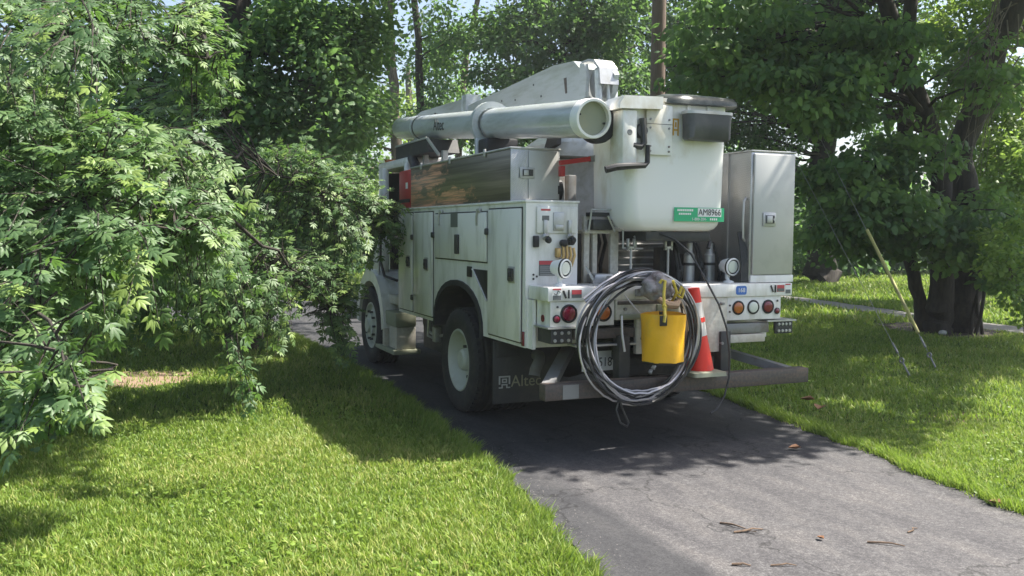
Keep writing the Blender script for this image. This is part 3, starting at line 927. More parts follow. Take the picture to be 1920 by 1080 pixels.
# long aluminium toolbox along the left top -----------------------------
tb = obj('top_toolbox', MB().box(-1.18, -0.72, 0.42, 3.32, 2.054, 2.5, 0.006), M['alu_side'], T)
obj('toolbox_end', MB().box(-1.183, -0.717, 0.408, 0.4195, 2.056, 2.503, 0.004), M['tread'], tb)
obj('end_door', MB().box(-1.02, -0.735, 0.396, 0.4075, 2.075, 2.49, 0.006), M['alu'], tb)
obj('end_latch', MB().box(-1.105, -0.965, 0.386, 0.3955, 2.25, 2.345, 0.008).box(-1.09, -0.98, 0.379, 0.3855, 2.265, 2.33, 0.008), M['galv'], tb)
obj('latch_paddle', MB().box(-1.075, -1.03, 0.37, 0.3785, 2.275, 2.32, 0.006), M['galv'], tb)
obj('lock', MB().tube([(-1.005, 0.3785, 2.3), (-1.005, 0.37, 2.3)], 0.012, 10), M['dark'], tb)
obj('latch_gap', MB().box(-1.085, -0.985, 0.3775, 0.3788, 2.27, 2.326), M['dark'], tb)
obj('toolbox_lid', MB().box(-1.192, -0.71, 0.4, 3.33, 2.501, 2.517, 0.004), M['galv'], tb)
for y in (1.0, 1.95, 2.9):
    obj('lid_catch', MB().box(-1.2, -1.181, y - 0.02, y + 0.02, 2.47, 2.54, 0.004), M['galv'], tb)
rb = obj('red_end_box', MB().box(-1.185, -0.75, 3.335, 3.8, 2.054, 2.5, 0.03), M['red'], T, label='red box end ahead of the long aluminium toolbox')
obj('white_tag', MB().box(-1.1885, -1.1855, 3.42, 3.5, 2.28, 2.35), M['white_label'], rb)
obj('black_strap', MB().box(-1.1905, -1.1855, 3.34, 3.79, 2.12, 2.16), M['black'], rb)

# turntable and lower boom --------------------------------------------------
obj('pedestal', MB().rings([(1.25, 0.05, 1.75, 0.34, 0.34, 0.1), (2.35, 0.05, 1.75, 0.3, 0.3, 0.1), (2.45, 0.05, 1.75, 0.36, 0.36, 0.2), (2.52, 0.05, 1.75, 0.36, 0.36, 0.2)]), M['boom_white'], T)
obj('turntable', MB().rings([(2.53, -0.02, 1.6, 0.4, 0.46, 0.15), (2.66, -0.02, 1.55, 0.38, 0.44, 0.15), (2.74, -0.02, 1.5, 0.3, 0.36, 0.15)]).box(0.24, 0.32, 1.2, 1.9, 2.7, 3.2, 0.02), M['boom_white'], T)
obj('hose_guard', MB().prism([(1.0, 2.62), (1.0, 2.76), (1.16, 2.76), (1.3, 2.56)], 'x', -0.46, -0.41), M['dark'], T)
lb = obj('lower_boom', MB().prism([(4.6, 3.1), (4.6, 3.42), (1.9, 3.53), (1.45, 3.5), (1.3, 3.4), (1.25, 3.1), (1.5, 3.02)], 'x', -0.06, 0.24), M['boom_white'], T)
obj('boom_end_box', MB().box(-0.09, 0.12, 4.45, 4.62, 3.18, 3.575, 0.01), M['boom_white'], lb)
obj('boom_link', MB().prism([(4.63, 3.28), (4.63, 3.55), (6.6, 3.6), (7.2, 3.5), (7.2, 3.32)], 'x', -0.02, 0.14), M['boom_white'], lb)
for k in range(7):
    obj('link_pin', MB().tube([(-0.03, 5.9 + 0.2 * k, 3.47 - 0.01 * k), (-0.0205, 5.9 + 0.2 * k, 3.47 - 0.01 * k)], 0.035, 10), M['dark'], lb)
kn = obj('boom_knuckle', MB().prism([(1.24, 3.02), (1.24, 3.4), (1.0, 3.42), (0.9, 3.3), (0.93, 3.14), (1.05, 3.02)], 'x', 0.1, 0.15), M['boom_white'], T)
obj('knuckle_drum', MB().lathe((0.02, 1.1, 3.24), (1, 0, 0), [(0, 0.15), (0.05, 0.15), (0.055, 0.11), (0.1, 0.11), (0.105, 0.14), (0.16, 0.14)], 24), M['galv'], kn)
obj('knuckle_rod', MB().tube([(-0.04, 0.98, 3.34), (-0.03, 0.96, 2.98)], 0.035, 12).tube([(0.06, 0.96, 3.34), (0.07, 0.95, 2.98)], 0.018, 8), M['boom_white'], kn)
obj('knuckle_hood', MB().prism([(0.9, 3.2), (0.93, 3.36), (1.04, 3.45), (1.16, 3.475), (1.3, 3.47), (1.3, 3.45), (1.16, 3.453), (1.05, 3.425), (0.95, 3.34), (0.925, 3.2)], 'x', -0.05, 0.15), M['galv'], kn)
obj('knuckle_cheek', MB().prism([(1.24, 3.04), (1.24, 3.44), (1.14, 3.42), (1.1, 3.3), (1.12, 3.1)], 'x', -0.1, -0.06), M['boom_white'], kn)
for y, z in ((2.4, 3.4), (2.9, 3.3), (2.2, 3.25), (3.3, 3.34)):
    obj('boom_bolt', MB().tube([(-0.066, y, z), (-0.0605, y, z)], 0.012, 8), M['dark'], lb)
obj('rust_streak', MB().prism([(1.62, 3.2), (1.66, 3.36), (1.6, 3.36), (1.58, 3.2)], 'x', -0.0635, -0.0605), M['rusty'], lb)

# upper boom: the big tube with the open ring at the tip -----------------------
A, Bp = Vector((-0.765, -0.3, 2.7)), Vector((-0.72, 5.25, 3.175))
ax = (Bp - A).normalized()


def on(y):
    return A + (Bp - A) * ((y - A.y) / (Bp.y - A.y))


ub = obj('upper_boom', MB().lathe(on(1.97), ax, [(0.0, 0.15), (3.25, 0.145)], 36), M['boom_white'], T)
obj('outer_sleeve', MB().lathe(on(-0.18), ax, [(0, 0.158), (0.02, 0.158), (0.25, 0.154), (1.98, 0.154), (2.06, 0.148), (2.1, 0.13)], 40), M['boom_white'], ub)
obj('tip_ring', MB().lathe(on(-0.3), ax, [(0.0, 0.136), (0.0, 0.156), (0.01, 0.161), (0.12, 0.161), (0.12, 0.136)], 44, closed=True), M['fibre'], ub)
obj('tip_plate', MB().lathe(on(-0.25), ax, [(0.0, 0.1355), (0.02, 0.1355)], 36), M['grime'], ub)
for a in (2.9, 6.0):
    s = ax.cross(Vector((0, 0, 1))).normalized()
    u = s.cross(ax)
    p = on(-0.26) + s * (0.115 * math.cos(a)) + u * (0.12 * math.sin(a))
    obj('tip_bolt', MB().tube([p, p - ax * 0.012], 0.009, 8), M['black'], ub)
obj('tip_wheel', MB().lathe(on(-0.19) + Vector((0.105, 0, -0.035)), (0.12, 1, 0.05), [(0, 0.12), (0.0, 0.152), (0.015, 0.16), (0.08, 0.16), (0.095, 0.15), (0.095, 0.12)], 36), M['black'], ub)
c = on(1.9)
rest = obj('boom_rest', MB().lathe(c, ax, [(0.0, 0.162), (0.0, 0.225), (0.07, 0.225), (0.07, 0.162)], 36, closed=True).box(-0.92, -0.56, 1.9, 1.97, 2.5, 2.74, 0.01).box(-0.68, -0.6, 1.9, 1.97, 2.04, 2.5, 0.006), M['boom_white'], T)
obj('rest_pad', MB().box(-0.91, -0.57, 1.64, 1.895, 2.55, 2.72, 0.02), M['black'], rest)
obj('rest_bracket', MB().box(-0.7, -0.3, 1.2, 1.63, 2.53, 2.6, 0.01), M['galv'], rest)
s = ax.cross(Vector((0, 0, 1))).normalized()
p = on(3.2) - s * 0.151 + Vector((0, 0, 0.0))
text('boom_lettering', 'Altec', 0.19, p, -ax, (0, 0, 1), M['dark'], ub, sx=0.95)
obj('strap', MB().lathe(on(4.25), ax, [(0, 0.1495), (0.04, 0.1495)], 36), M['black'], ub)
obj('boom_clamp', MB().lathe(on(4.36), ax, [(0, 0.153), (0.12, 0.153)], 36).box(-0.79, -0.67, 4.36, 4.48, 2.78, 2.98, 0.01), M['boom_white'], ub)
saw = obj('chain_saw_tray', MB().prism([(3.28, 2.7), (4.62, 2.7), (4.62, 2.86), (3.36, 2.86)], 'x', -0.98, -0.6), M['dark'], T)
obj('tray_rim', MB().bar((-0.985, 4.62, 2.865), (-0.985, 3.33, 2.865), 0.02, 0.02).bar((-0.985, 3.33, 2.865), (-0.985, 2.9, 2.64), 0.025, 0.025), M['alu'], saw)
obj('tray_post', MB().box(-0.9, -0.84, 3.7, 3.76, 2.04, 2.7), M['galv'], saw)
obj('tray_post', MB().box(-0.9, -0.84, 3.0, 3.06, 2.52, 2.7), M['galv'], saw)

# the bucket -----------------------------------------------------------
bx, by = 0.045, 0.03
lv = [(1.805, bx + 0.04, by, 0.36, 0.22, 0.12), (1.81, bx + 0.035, by, 0.4, 0.255, 0.13), (1.828, bx + 0.025, by, 0.435, 0.29, 0.13), (1.86, bx + 0.012, by, 0.461, 0.312, 0.12), (1.92, bx + 0.004, by, 0.477, 0.326, 0.11), (2.04, bx, by, 0.483, 0.332, 0.1), (2.86, bx, by, 0.488, 0.34, 0.075), (2.87, bx, by, 0.505, 0.355, 0.08), (2.9, bx, by, 0.505, 0.355, 0.08)]
bk = obj('bucket', MB().rings(lv), M['fibre'], T, smooth=50)
RY = by - 0.34
cv = obj('bucket_cover', MB().rings([(2.858, 0.25, by, 0.372, 0.402, 0.13), (2.865, 0.25, by, 0.385, 0.412, 0.14), (2.9, 0.25, by, 0.38, 0.408, 0.14), (2.93, 0.25, by, 0.36, 0.385, 0.14), (2.952, 0.24, by, 0.27, 0.3, 0.14), (2.965, 0.22, by, 0.14, 0.18, 0.1)]), M['cover'], bk, smooth=60)
for v in cv.data.vertices:
    v.co.z += 0.008 * math.sin(14 * v.co.x + 2) * math.cos(11 * v.co.y)
pc = obj('tool_pouch', MB().rings([(2.56, 0.25, RY - 0.075, 0.2, 0.05, 0.045), (2.575, 0.25, RY - 0.085, 0.218, 0.068, 0.055), (2.7, 0.25, RY - 0.085, 0.22, 0.072, 0.06), (2.775, 0.25, RY - 0.085, 0.225, 0.075, 0.06)], cap1=False), M['pouch'], bk, smooth=60)
obj('pouch_rim', MB().rings([(2.772, 0.25, RY - 0.085, 0.23, 0.08, 0.06), (2.795, 0.25, RY - 0.085, 0.23, 0.08, 0.06)]), M['galv'], bk)
for x in (0.12, 0.32):
    obj('pouch_hook', MB().box(x - 0.018, x + 0.018, RY - 0.014, RY - 0.0065, 2.78, 2.9, 0.003), M['white_label'], bk)
mp = obj('mount_plate', MB().box(-0.3, -0.05, RY - 0.03, RY - 0.002, 2.43, 2.84, 0.008), M['fibre'], bk)
obj('plate_seam', MB().box(-0.299, -0.051, RY - 0.0315, RY - 0.0302, 2.68, 2.684), M['dark'], bk)
for x in (-0.265, -0.085):
    for z in (2.46, 2.5, 2.65, 2.72):
        obj('plate_bolt', MB().tube([(x, RY - 0.038, z), (x, RY - 0.0305, z)], 0.009, 8), M['grey'], bk)
hood = obj('mount_hood', MB().prism([(-0.575, 2.785), (-0.57, 2.83), (-0.53, 2.89), (-0.17, 2.9), (-0.17, 2.8)], 'y', -0.38, -0.1), M['fibre'], bk)
mbx = obj('mount_housing', MB().box(-0.535, -0.395, -0.36, -0.14, 2.33, 2.784, 0.02), M['fibre'], bk)
obj('housing_dimple', MB().lathe((-0.47, -0.361, 2.6), (0, -1, 0), [(0, 0.025), (0.004, 0.02)], 14), M['grey'], bk)
obj('control_lever', MB().tube([(-0.7, -0.38, 2.29), (-0.62, -0.4, 2.312), (-0.5, -0.4, 2.325), (-0.35, -0.4, 2.335), (-0.325, -0.4, 2.36), (-0.322, -0.4, 2.5)], [0.03, 0.03, 0.027, 0.024, 0.022, 0.02], 10), M['black'], bk)
obj('control_grip', MB().tube([(-0.43, -0.34, 2.5), (-0.36, -0.35, 2.49), (-0.33, -0.35, 2.52), (-0.345, -0.35, 2.72)], 0.028, 10).lathe((-0.35, -0.3, 2.62), (0, -1, 0), [(0, 0.06), (0.06, 0.05)], 14), M['dark'], bk)
obj('logo', MB().box(-0.03, -0.018, RY - 0.003, RY - 0.0005, 2.6, 2.74).box(0.016, 0.028, RY - 0.003, RY - 0.0005, 2.6, 2.74).box(-0.017, 0.015, RY - 0.003, RY - 0.0005, 2.728, 2.74).box(-0.017, 0.015, RY - 0.003, RY - 0.0005, 2.64, 2.652).box(-0.008, 0.006, RY - 0.003, RY - 0.0005, 2.67, 2.71), M['orange_label'], bk)
zb, sb = 1.888, RY + 0.001
gl = obj('green_decal', MB().box(0.0, 0.505, sb - 0.003, sb, zb, zb + 0.118), M['green_label'], bk)
obj('white_panel', MB().box(0.235, 0.475, sb - 0.0045, sb - 0.0032, zb + 0.042, zb + 0.113), M['white_label'], bk)
text('decal_number', 'AM8966', 0.078, (0.355, sb - 0.006, zb + 0.077), (1, 0, 0), (0, 0, 1), M['dark'], bk, sx=0.86)
text('decal_phone', '1-800-204-', 0.034, (0.25, sb - 0.0045, zb + 0.02), (1, 0, 0), (0, 0, 1), M['white_label'], bk)
dl = MB()
for k in range(9):
    dl.box(0.03 + 0.018 * k, 0.043 + 0.018 * k, sb - 0.0045, sb - 0.0032, zb + 0.086, zb + 0.104)
    if k < 7:
        dl.box(0.045 + 0.018 * k, 0.058 + 0.018 * k, sb - 0.0045, sb - 0.0032, zb + 0.056, zb + 0.072)
for k in range(4):
    dl.box(0.36 + 0.02 * k, 0.373 + 0.02 * k, sb - 0.0045, sb - 0.0032, zb + 0.012, zb + 0.03)
obj('faded_letters', dl, M['white_label'], bk)['kind'] = 'stuff'
obj('bucket_mount', MB().box(-0.2, 0.45, -0.2, 0.25, 1.72, 1.802, 0.01).tube([(0.42, -0.15, 1.77), (0.46, -0.18, 1.72), (0.43, -0.2, 1.66)], 0.018, 8), M['dark'], T)

# things under the bucket ------------------------------------------------
ar = obj('red_arm', MB().bar((-0.77, 0.3, 2.385), (-0.48, 0.3, 2.43), 0.04, 0.04).box(-0.77, -0.73, 0.27, 0.33, 2.27, 2.36, 0.006), M['red'], T)
obj('arm_tip', MB().bar((-0.478, 0.3, 2.43), (-0.31, 0.3, 2.455), 0.05, 0.055), M['grey'], ar)
mb = MB().box(-0.73, -0.64, 0.45, 0.55, 1.252, 2.32, 0.008).box(-0.58, -0.5, 0.5, 0.6, 1.252, 2.3, 0.008)
obj('support_post', mb, M['grey'], T)
obj('hose_reel', MB().lathe((-0.74, 0.5, 2.16), (-1, 0, 0), [(-0.06, 0.1), (0.0, 0.1)], 18), M['black'], T)
fr = obj('manifold_frame', MB().box(-0.63, -0.575, 0.1, 0.15, 1.252, 1.93, 0.005).box(-0.545, -0.5, 0.1, 0.15, 1.3, 1.86, 0.005).box(-0.65, -0.4, 0.05, 0.2, 1.78, 1.81, 0.005).box(-0.36, -0.28, 0.12, 0.16, 1.3, 1.82, 0.005), M['white_dirty'], T)
obj('control_valve', MB().box(-0.6, -0.4, 0.0, 0.12, 1.812, 1.9, 0.012).box(-0.62, -0.39, 0.02, 0.1, 1.925, 1.96, 0.006), M['dark'], fr)
obj('valve_guard', MB().tube([(-0.63, 0.02, 1.8), (-0.62, -0.01, 1.98), (-0.41, -0.01, 1.985), (-0.38, 0.02, 1.8)], 0.01, 6).tube([(-0.47, -0.02, 1.93), (-0.42, -0.03, 1.83), (-0.4, -0.02, 1.8)], 0.009, 6), M['galv'], fr)
obj('guard_loop', MB().tube([(-0.4, -0.02, 1.83), (-0.32, -0.02, 1.825), (-0.318, -0.02, 1.66), (-0.12, -0.02, 1.655)], 0.009, 6).tube([(-0.19, -0.02, 1.656), (-0.188, -0.02, 1.74), (-0.21, -0.02, 1.76)], 0.009, 6), M['galv'], fr)
obj('valve_base', MB().box(-0.6, -0.42, -0.05, 0.1, 1.362, 1.44, 0.015).lathe((-0.5, -0.1, 1.4), (0, -1, 0), [(0, 0.03), (0.06, 0.03)], 12), M['galv'], fr)
obj('drop_lever', MB().bar((-0.66, 0.0, 1.5), (-0.6, -0.05, 1.37), 0.02, 0.02).tube([(-0.6, -0.06, 1.37), (-0.6, -0.03, 1.37)], 0.026, 10), M['galv'], fr)
mb = MB()
for x in (-0.46, -0.41, -0.35):
    mb.tube([(x, 0.3, 1.85), (x + 0.03, 0.28, 1.7), (x - 0.01, 0.3, 1.5), (x + 0.02, 0.32, 1.26)], 0.018, 7)
obj('hydraulic_hose', mb, M['black'], fr)
for x in (-0.245, 0.13):
    r = obj('rod_holder', MB().tube([(x, -0.03, 1.362), (x, -0.03, 1.66)], 0.011, 8), M['galv'], T)
    obj('rod_clevis', MB().box(x - 0.04, x - 0.022, -0.045, -0.015, 1.64, 1.74, 0.003).box(x + 0.022, x + 0.04, -0.045, -0.015, 1.64, 1.74, 0.003).box(x - 0.04, x + 0.04, -0.045, -0.015, 1.655, 1.672), M['galv'], r)
lvb = obj('louvred_box', MB().box(-0.05, 0.5, 0.6, 1.0, 1.27, 1.78, 0.01), M['grey'], T)
for k in range(6):
    obj('louvre', MB().bar((-0.03, 0.592, 1.36 + 0.065 * k), (0.48, 0.592, 1.36 + 0.065 * k), 0.03, 0.012, (0, -0.5, 1)), M['galv'], lvb)
for x in (0.44, 0.66):
    cy = obj('hydraulic_cylinder', MB().lathe((x, 0.1, 1.262), (0, 0, 1), [(0, 0.05), (0.33, 0.05), (0.35, 0.035), (0.37, 0.03), (0.44, 0.03)], 20), M['galv'], T)
    obj('cylinder_band', MB().lathe((x, 0.1, 1.5), (0, 0, 1), [(0, 0.055), (0.025, 0.055)], 20), M['dark'], cy)
mb = MB()
for k, x in enumerate((0.3, 0.33, 0.54, 0.57, 0.745)):
    mb.tube([(x, 0.12, 1.27), (x + 0.01, 0.06, 1.42), (x - 0.015, 0.1, 1.62), (x + 0.02, 0.2, 1.7)], 0.013, 6)
    mb.lathe((x, 0.06, 1.4 + 0.04 * (k % 3)), (0, 0, 1), [(0, 0.022), (0.06, 0.022)], 8)
obj('gauge_line', mb, M['dark'], T)
obj('valve_box', MB().box(0.26, 0.34, 0.3, 0.42, 1.262, 1.66, 0.01), M['dark'], T)
obj('valve_box', MB().box(0.56, 0.6, 0.25, 0.5, 1.262, 1.6, 0.008), M['dark'], T)


def spotlight(x, y, z, fx, label):
    s = obj('work_lamp', MB().lathe((x, y, z), (fx, -1, -0.05), [(-0.1, 0.02), (-0.09, 0.055), (-0.02, 0.072), (0.0, 0.078), (0.035, 0.078), (0.04, 0.066), (0.02, 0.064)], 24), M['white_label'], T, label=label)
    obj('lamp_gasket', MB().lathe((x, y, z), (fx, -1, -0.05), [(0.016, 0.082), (0.03, 0.082)], 24), M['black'], s)
    obj('lamp_lens', MB().lathe((x, y, z), (fx, -1, -0.05), [(0.021, 0.0635), (0.034, 0.05), (0.037, 0.02)], 20), M['clear_lens'], s)
    obj('lamp_foot', MB().tube([(x, y + 0.03, z - 0.06), (x - 0.02, y + 0.02, z - 0.1), (x - 0.02, y, 1.372)], [0.03, 0.02, 0.016], 10).lathe((x - 0.02, y, 1.3565), (0, 0, 1), [(0, 0.05), (0.016, 0.045), (0.025, 0.02)], 14), M['white_label'], s)


spotlight(-0.985, -0.21, 1.5, 0.45, 'left work lamp, turned towards the middle')
spotlight(0.655, -0.22, 1.5, 0.08, 'right work lamp, facing straight back')

# cab ------------------------------------------------------------------------
cab = obj('cab', MB().box(-1.03, 1.03, 4.02, 4.1, 1.0, 2.62, 0.03).box(-1.03, 1.03, 4.0, 5.35, 2.58, 2.7, 0.05).box(1.0, 1.05, 4.02, 5.3, 0.95, 2.62, 0.02).box(-1.08, -0.98, 4.93, 5.12, 0.9, 2.62, 0.03).box(-1.04, -0.98, 4.0, 4.08, 0.95, 2.62, 0.02), M['white'], T)
obj('cab_interior', MB().box(-0.9, 0.98, 4.12, 5.2, 0.98, 1.06).box(-0.9, 0.98, 5.12, 5.25, 1.06, 1.7, 0.04), M['black'], cab)
seat = obj('driver_seat', MB().box(-0.85, -0.35, 4.2, 4.75, 1.07, 1.45, 0.06).box(-0.85, -0.35, 4.13, 4.3, 1.4, 2.1, 0.06), M['dark'], cab)
obj('windscreen', MB().prism([(5.14, 1.72), (5.16, 1.72), (5.3, 2.57), (5.28, 2.57)], 'x', -0.97, 0.97), M['glass'], cab)
obj('rear_window', MB().box(-0.7, 0.7, 4.005, 4.018, 1.75, 2.3), M['glass'], cab)
obj('cab_sill', MB().box(-1.1, -0.9, 4.0, 4.92, 0.86, 0.975, 0.02), M['white_dirty'], cab)
st = obj('cab_step', MB().box(-1.2, -0.85, 3.98, 4.85, 0.26, 0.32, 0.01).box(-1.17, -0.9, 3.99, 4.8, 0.6, 0.78, 0.02), M['grime'], T)
obj('step_riser', MB().box(-1.15, -0.9, 4.55, 4.8, 0.325, 0.595, 0.008), M['white_dirty'], st)
obj('step_riser', MB().box(-1.15, -0.9, 4.02, 4.35, 0.325, 0.595, 0.008), M['white_dirty'], st)
bon = obj('bonnet', MB().prism([(5.27, 1.0), (5.27, 1.7), (5.6, 1.68), (6.5, 1.5), (6.75, 1.3), (6.8, 0.75), (6.2, 0.75), (6.0, 1.0)], 'x', -0.85, 0.85), M['white'], T)
ar_o = [(5.14 - 0.72 * math.cos(t), 0.55 + 0.72 * math.sin(t)) for t in [math.pi * k / 12 for k in range(0, 13)]]
ar_i = [(5.14 - 0.6 * math.cos(t), 0.52 + 0.6 * math.sin(t)) for t in [math.pi * k / 12 for k in range(12, -1, -1)]]
for s in (-1, 1):
    fe = obj('front_fender', MB().prism(ar_o + ar_i, 'x', min(s * 1.2, s * 0.8), max(s * 1.2, s * 0.8)), M['white'], T)
obj('fender_back', MB().box(-1.19, -0.8, 4.44, 4.52, 0.32, 0.6, 0.01), M['white_dirty'], T)
obj('front_bumper', MB().box(-1.18, 1.18, 6.7, 6.95, 0.45, 0.75, 0.04), M['galv'], T)
mr = obj('side_mirror', MB().box(-1.42, -1.2, 4.98, 5.06, 1.5, 2.0, 0.03), M['dark'], T, label='black side mirror on the left of the cab')
obj('mirror_arm', MB().tube([(-1.04, 5.1, 2.1), (-1.3, 5.03, 2.08), (-1.3, 5.03, 1.42), (-1.04, 5.12, 1.35)], 0.014, 8), M['galv'], mr)
obj('grab_handle', MB().tube([(-1.08, 4.9, 0.95), (-1.14, 4.88, 1.0), (-1.14, 4.88, 2.2), (-1.08, 4.9, 2.25)], 0.018, 8), M['galv'], T)
obj('cab_hose', MB().tube([(-1.1, 4.92, 1.85), (-1.12, 4.88, 1.4), (-1.1, 4.75, 1.2), (-1.0, 4.5, 1.15)], 0.018, 8), M['black'], T)
stk = obj('exhaust_stack', MB().tube([(-0.95, 3.86, 0.8), (-0.95, 3.86, 2.45), (-0.95, 3.9, 2.6), (-0.95, 4.02, 2.68)], 0.06, 14), M['dark'], T)
obj('roof_marker', MB().box(-0.95, -0.8, 5.2, 5.3, 2.7, 2.75, 0.01).box(0.8, 0.95, 5.2, 5.3, 2.7, 2.75, 0.01), M['amber_lens'], cab)

# ------------------------------------------------------------------ loose things carried on the tail
# coiled wire
wc = thing('wire_coil', 'big hanging coil of black and bare metal wire on the back of the truck', 'wire coil', (-0.45, -0.56, 0.4))
rg = random.Random(5)
for k in range(17):
    cx, cz = -0.46 + rg.uniform(-0.025, 0.03), 0.965 + rg.uniform(-0.02, 0.025)
    rx, rz = 0.505 + rg.uniform(-0.075, 0.065), 0.475 + rg.uniform(-0.06, 0.035)
    ph, ph2, y0 = rg.uniform(0, 6.3), rg.uniform(0, 6.3), -0.54 - 0.075 * rg.random()
    pts = []
    for i in range(73):
        a = 2 * math.pi * i / 72
        w = 0.022 * math.sin(2 * a + ph) + 0.012 * math.sin(3 * a + ph2)
        low = max(0.0, -math.sin(a))
        pts.append((cx + (rx + w) * math.cos(a) + 0.02 * math.sin(a), y0 + 0.03 * math.sin(a * 2 + ph2) - 0.03 * low, cz + (rz + w + 0.03 * low * rg.uniform(0.7, 1.2)) * math.sin(a)))
    pts[-1] = pts[0]
    obj('strand', MB().tube(pts, 0.0085 if k % 3 else 0.0105, 6, cap=False), M['wire_alu'] if k % 5 in (1, 3) else M['wire_black'], wc)
obj('loose_end', MB().tube([(-0.66, -0.6, 0.52), (-0.71, -0.62, 0.4), (-0.68, -0.64, 0.3), (-0.62, -0.64, 0.265), (-0.6, -0.63, 0.29), (-0.64, -0.62, 0.38), (-0.68, -0.6, 0.5)], 0.009, 6), M['wire_black'], wc)
obj('loose_end', MB().tube([(-0.66, -0.6, 1.14), (-0.665, -0.62, 1.0), (-0.645, -0.63, 0.86)], 0.01, 6), M['wire_alu'], wc)
obj('loose_end', MB().tube([(-0.64, -0.61, 1.3), (-0.5, -0.63, 1.14), (-0.4, -0.62, 1.03)], 0.006, 6), M['wire_alu'], wc)
mb = MB()
for dx, dz in ((0, 0), (0.02, 0.012), (-0.015, 0.02), (0.03, -0.01)):
    mb.tube([(-0.93 + dx, -0.5, 1.25 + dz), (-0.78 + dx, -0.53, 1.37 + dz), (-0.62 + dx, -0.52, 1.45 + dz), (-0.47 + dx, -0.5, 1.47 + dz), (-0.36 + dx, -0.47, 1.44 + dz)], 0.011, 6)
obj('upper_bend', mb, M['wire_alu'], wc)
lc = tag(obj('loose_cable', MB().tube([(-0.4, 0.0, 1.885), (-0.3, -0.02, 1.87), (-0.13, -0.12, 1.82), (0.02, -0.3, 1.735), (0.1, -0.42, 1.62), (0.2, -0.5, 1.4), (0.29, -0.56, 1.2), (0.345, -0.6, 1.0), (0.365, -0.62, 0.8), (0.35, -0.64, 0.6), (0.29, -0.66, 0.45), (0.2, -0.68, 0.35), (0.14, -0.68, 0.325)], 0.0085, 8), M['wire_black'], origin=(0.2, -0.6, 0.33)),
         'thin dark cable arching down behind the traffic cone to the drive', 'cable')

# grey bundle with the yellow bucket hanging off it
bmk = bmesh.new()
bmesh.ops.create_icosphere(bmk, subdivisions=4, radius=1)
bv = []
for v in bmk.verts:
    n = v.co.copy()
    w = 1 + 0.09 * math.sin(5 * n.x + 2 * n.z) + 0.07 * math.sin(7 * n.z - 4 * n.x + 1) + 0.05 * math.cos(11 * n.x + 6 * n.y) + 0.03 * math.sin(17 * n.z + 9 * n.x)
    bv.append((-0.37 + n.x * 0.13 * w, -0.66 + n.y * 0.1 * w, 1.37 + n.z * (0.1 if n.z > 0 else 0.115) * w))
bmk.verts.index_update()
bu = obj('canvas_bundle', MB().add(bv, [[q.index for q in f.verts] for f in bmk.faces]).bar((-0.37, -0.6, 1.33), (-0.37, -0.38, 1.3), 0.08, 0.06), M['canvas'], origin=(-0.37, -0.66, 1.26), smooth=80)
bmk.free()
tag(bu, 'lumpy grey canvas bundle tied on the tail shelf above the yellow bucket', 'bundle')
obj('leather_strap', MB().tube([(-0.42, -0.75, 1.28), (-0.36, -0.785, 1.235), (-0.27, -0.77, 1.225), (-0.21, -0.72, 1.26)], [0.02, 0.03, 0.03, 0.02], 8), M['tan'], bu)
obj('tie_knot', MB().tube([(-0.24, -0.74, 1.3), (-0.2, -0.74, 1.28), (-0.18, -0.74, 1.34), (-0.21, -0.75, 1.37), (-0.23, -0.75, 1.31)], 0.012, 7), M['rope'], bu)
bg_x, bg_y = -0.355, -0.72
bag = thing('canvas_bucket', 'yellow canvas bucket hanging by a rope in front of the wire coil', 'bucket', (bg_x, bg_y, 0.78))
N = 40


def wall(r_mul, name, m, z_lo, z_hi, cap):
    lv_v, fs = [], []
    zs = [z_lo + (z_hi - z_lo) * k / 8 for k in range(9)]
    for z in zs:
        for k in range(N):
            a = 2 * math.pi * k / N
            t = (z - 0.775) / 0.38
            r = 0.162 + 0.01 * t + 0.006 * math.sin(3 * a + 5 * t) * t + 0.004 * math.sin(7 * a - 6 * t)
            r -= 0.012 * math.exp(-((a - 5.0) / 0.16) ** 2) * t
            lv_v.append((bg_x + r * r_mul * math.cos(a), bg_y + r * r_mul * math.sin(a), z + 0.004 * math.sin(2 * a) * t))
    for i in range(8):
        for k in range(N):
            fs.append((i * N + k, i * N + (k + 1) % N, (i + 1) * N + (k + 1) % N, (i + 1) * N + k))
    if cap:
        fs.append(tuple(reversed(range(N))))
    return obj(name, MB().add(lv_v, fs), m, bag, smooth=60)


wall(1.0, 'side', M['yellow'], 0.785, 1.155, True)
wall(1.012, 'rim_hem', M['yellow'], 1.115, 1.16, False)
obj('base', MB().lathe((bg_x, bg_y, 0.768), (0, 0, 1), [(0, 0.158), (0.02, 0.165)], 36), M['black'], bag)
for s, dx in ((-1, -0.105), (1, 0.1)):
    yy = bg_y - 0.16 if s < 0 else bg_y + 0.165
    obj('strap_patch', MB().box(bg_x + dx - 0.032, bg_x + dx + 0.032, yy - 0.012, yy - 0.002 if s < 0 else yy + 0.012, 1.08, 1.16, 0.003), M['black'], bag)
obj('rope_handle', MB().tube([(-0.46, -0.895, 1.11), (-0.455, -0.9, 1.16), (-0.425, -0.84, 1.24), (-0.405, -0.8, 1.32), (-0.385, -0.785, 1.42), (-0.41, -0.775, 1.425), (-0.425, -0.77, 1.4)], 0.012, 8).lathe((-0.428, -0.85, 1.225), (0.3, 0.5, 1), [(-0.02, 0.012), (0, 0.022), (0.02, 0.012)], 10), M['rope'], bag)
obj('rope_handle', MB().tube([(-0.25, -0.57, 1.12), (-0.25, -0.6, 1.2), (-0.255, -0.7, 1.26), (-0.27, -0.775, 1.33), (-0.31, -0.78, 1.42)], 0.012, 8), M['rope'], bag)

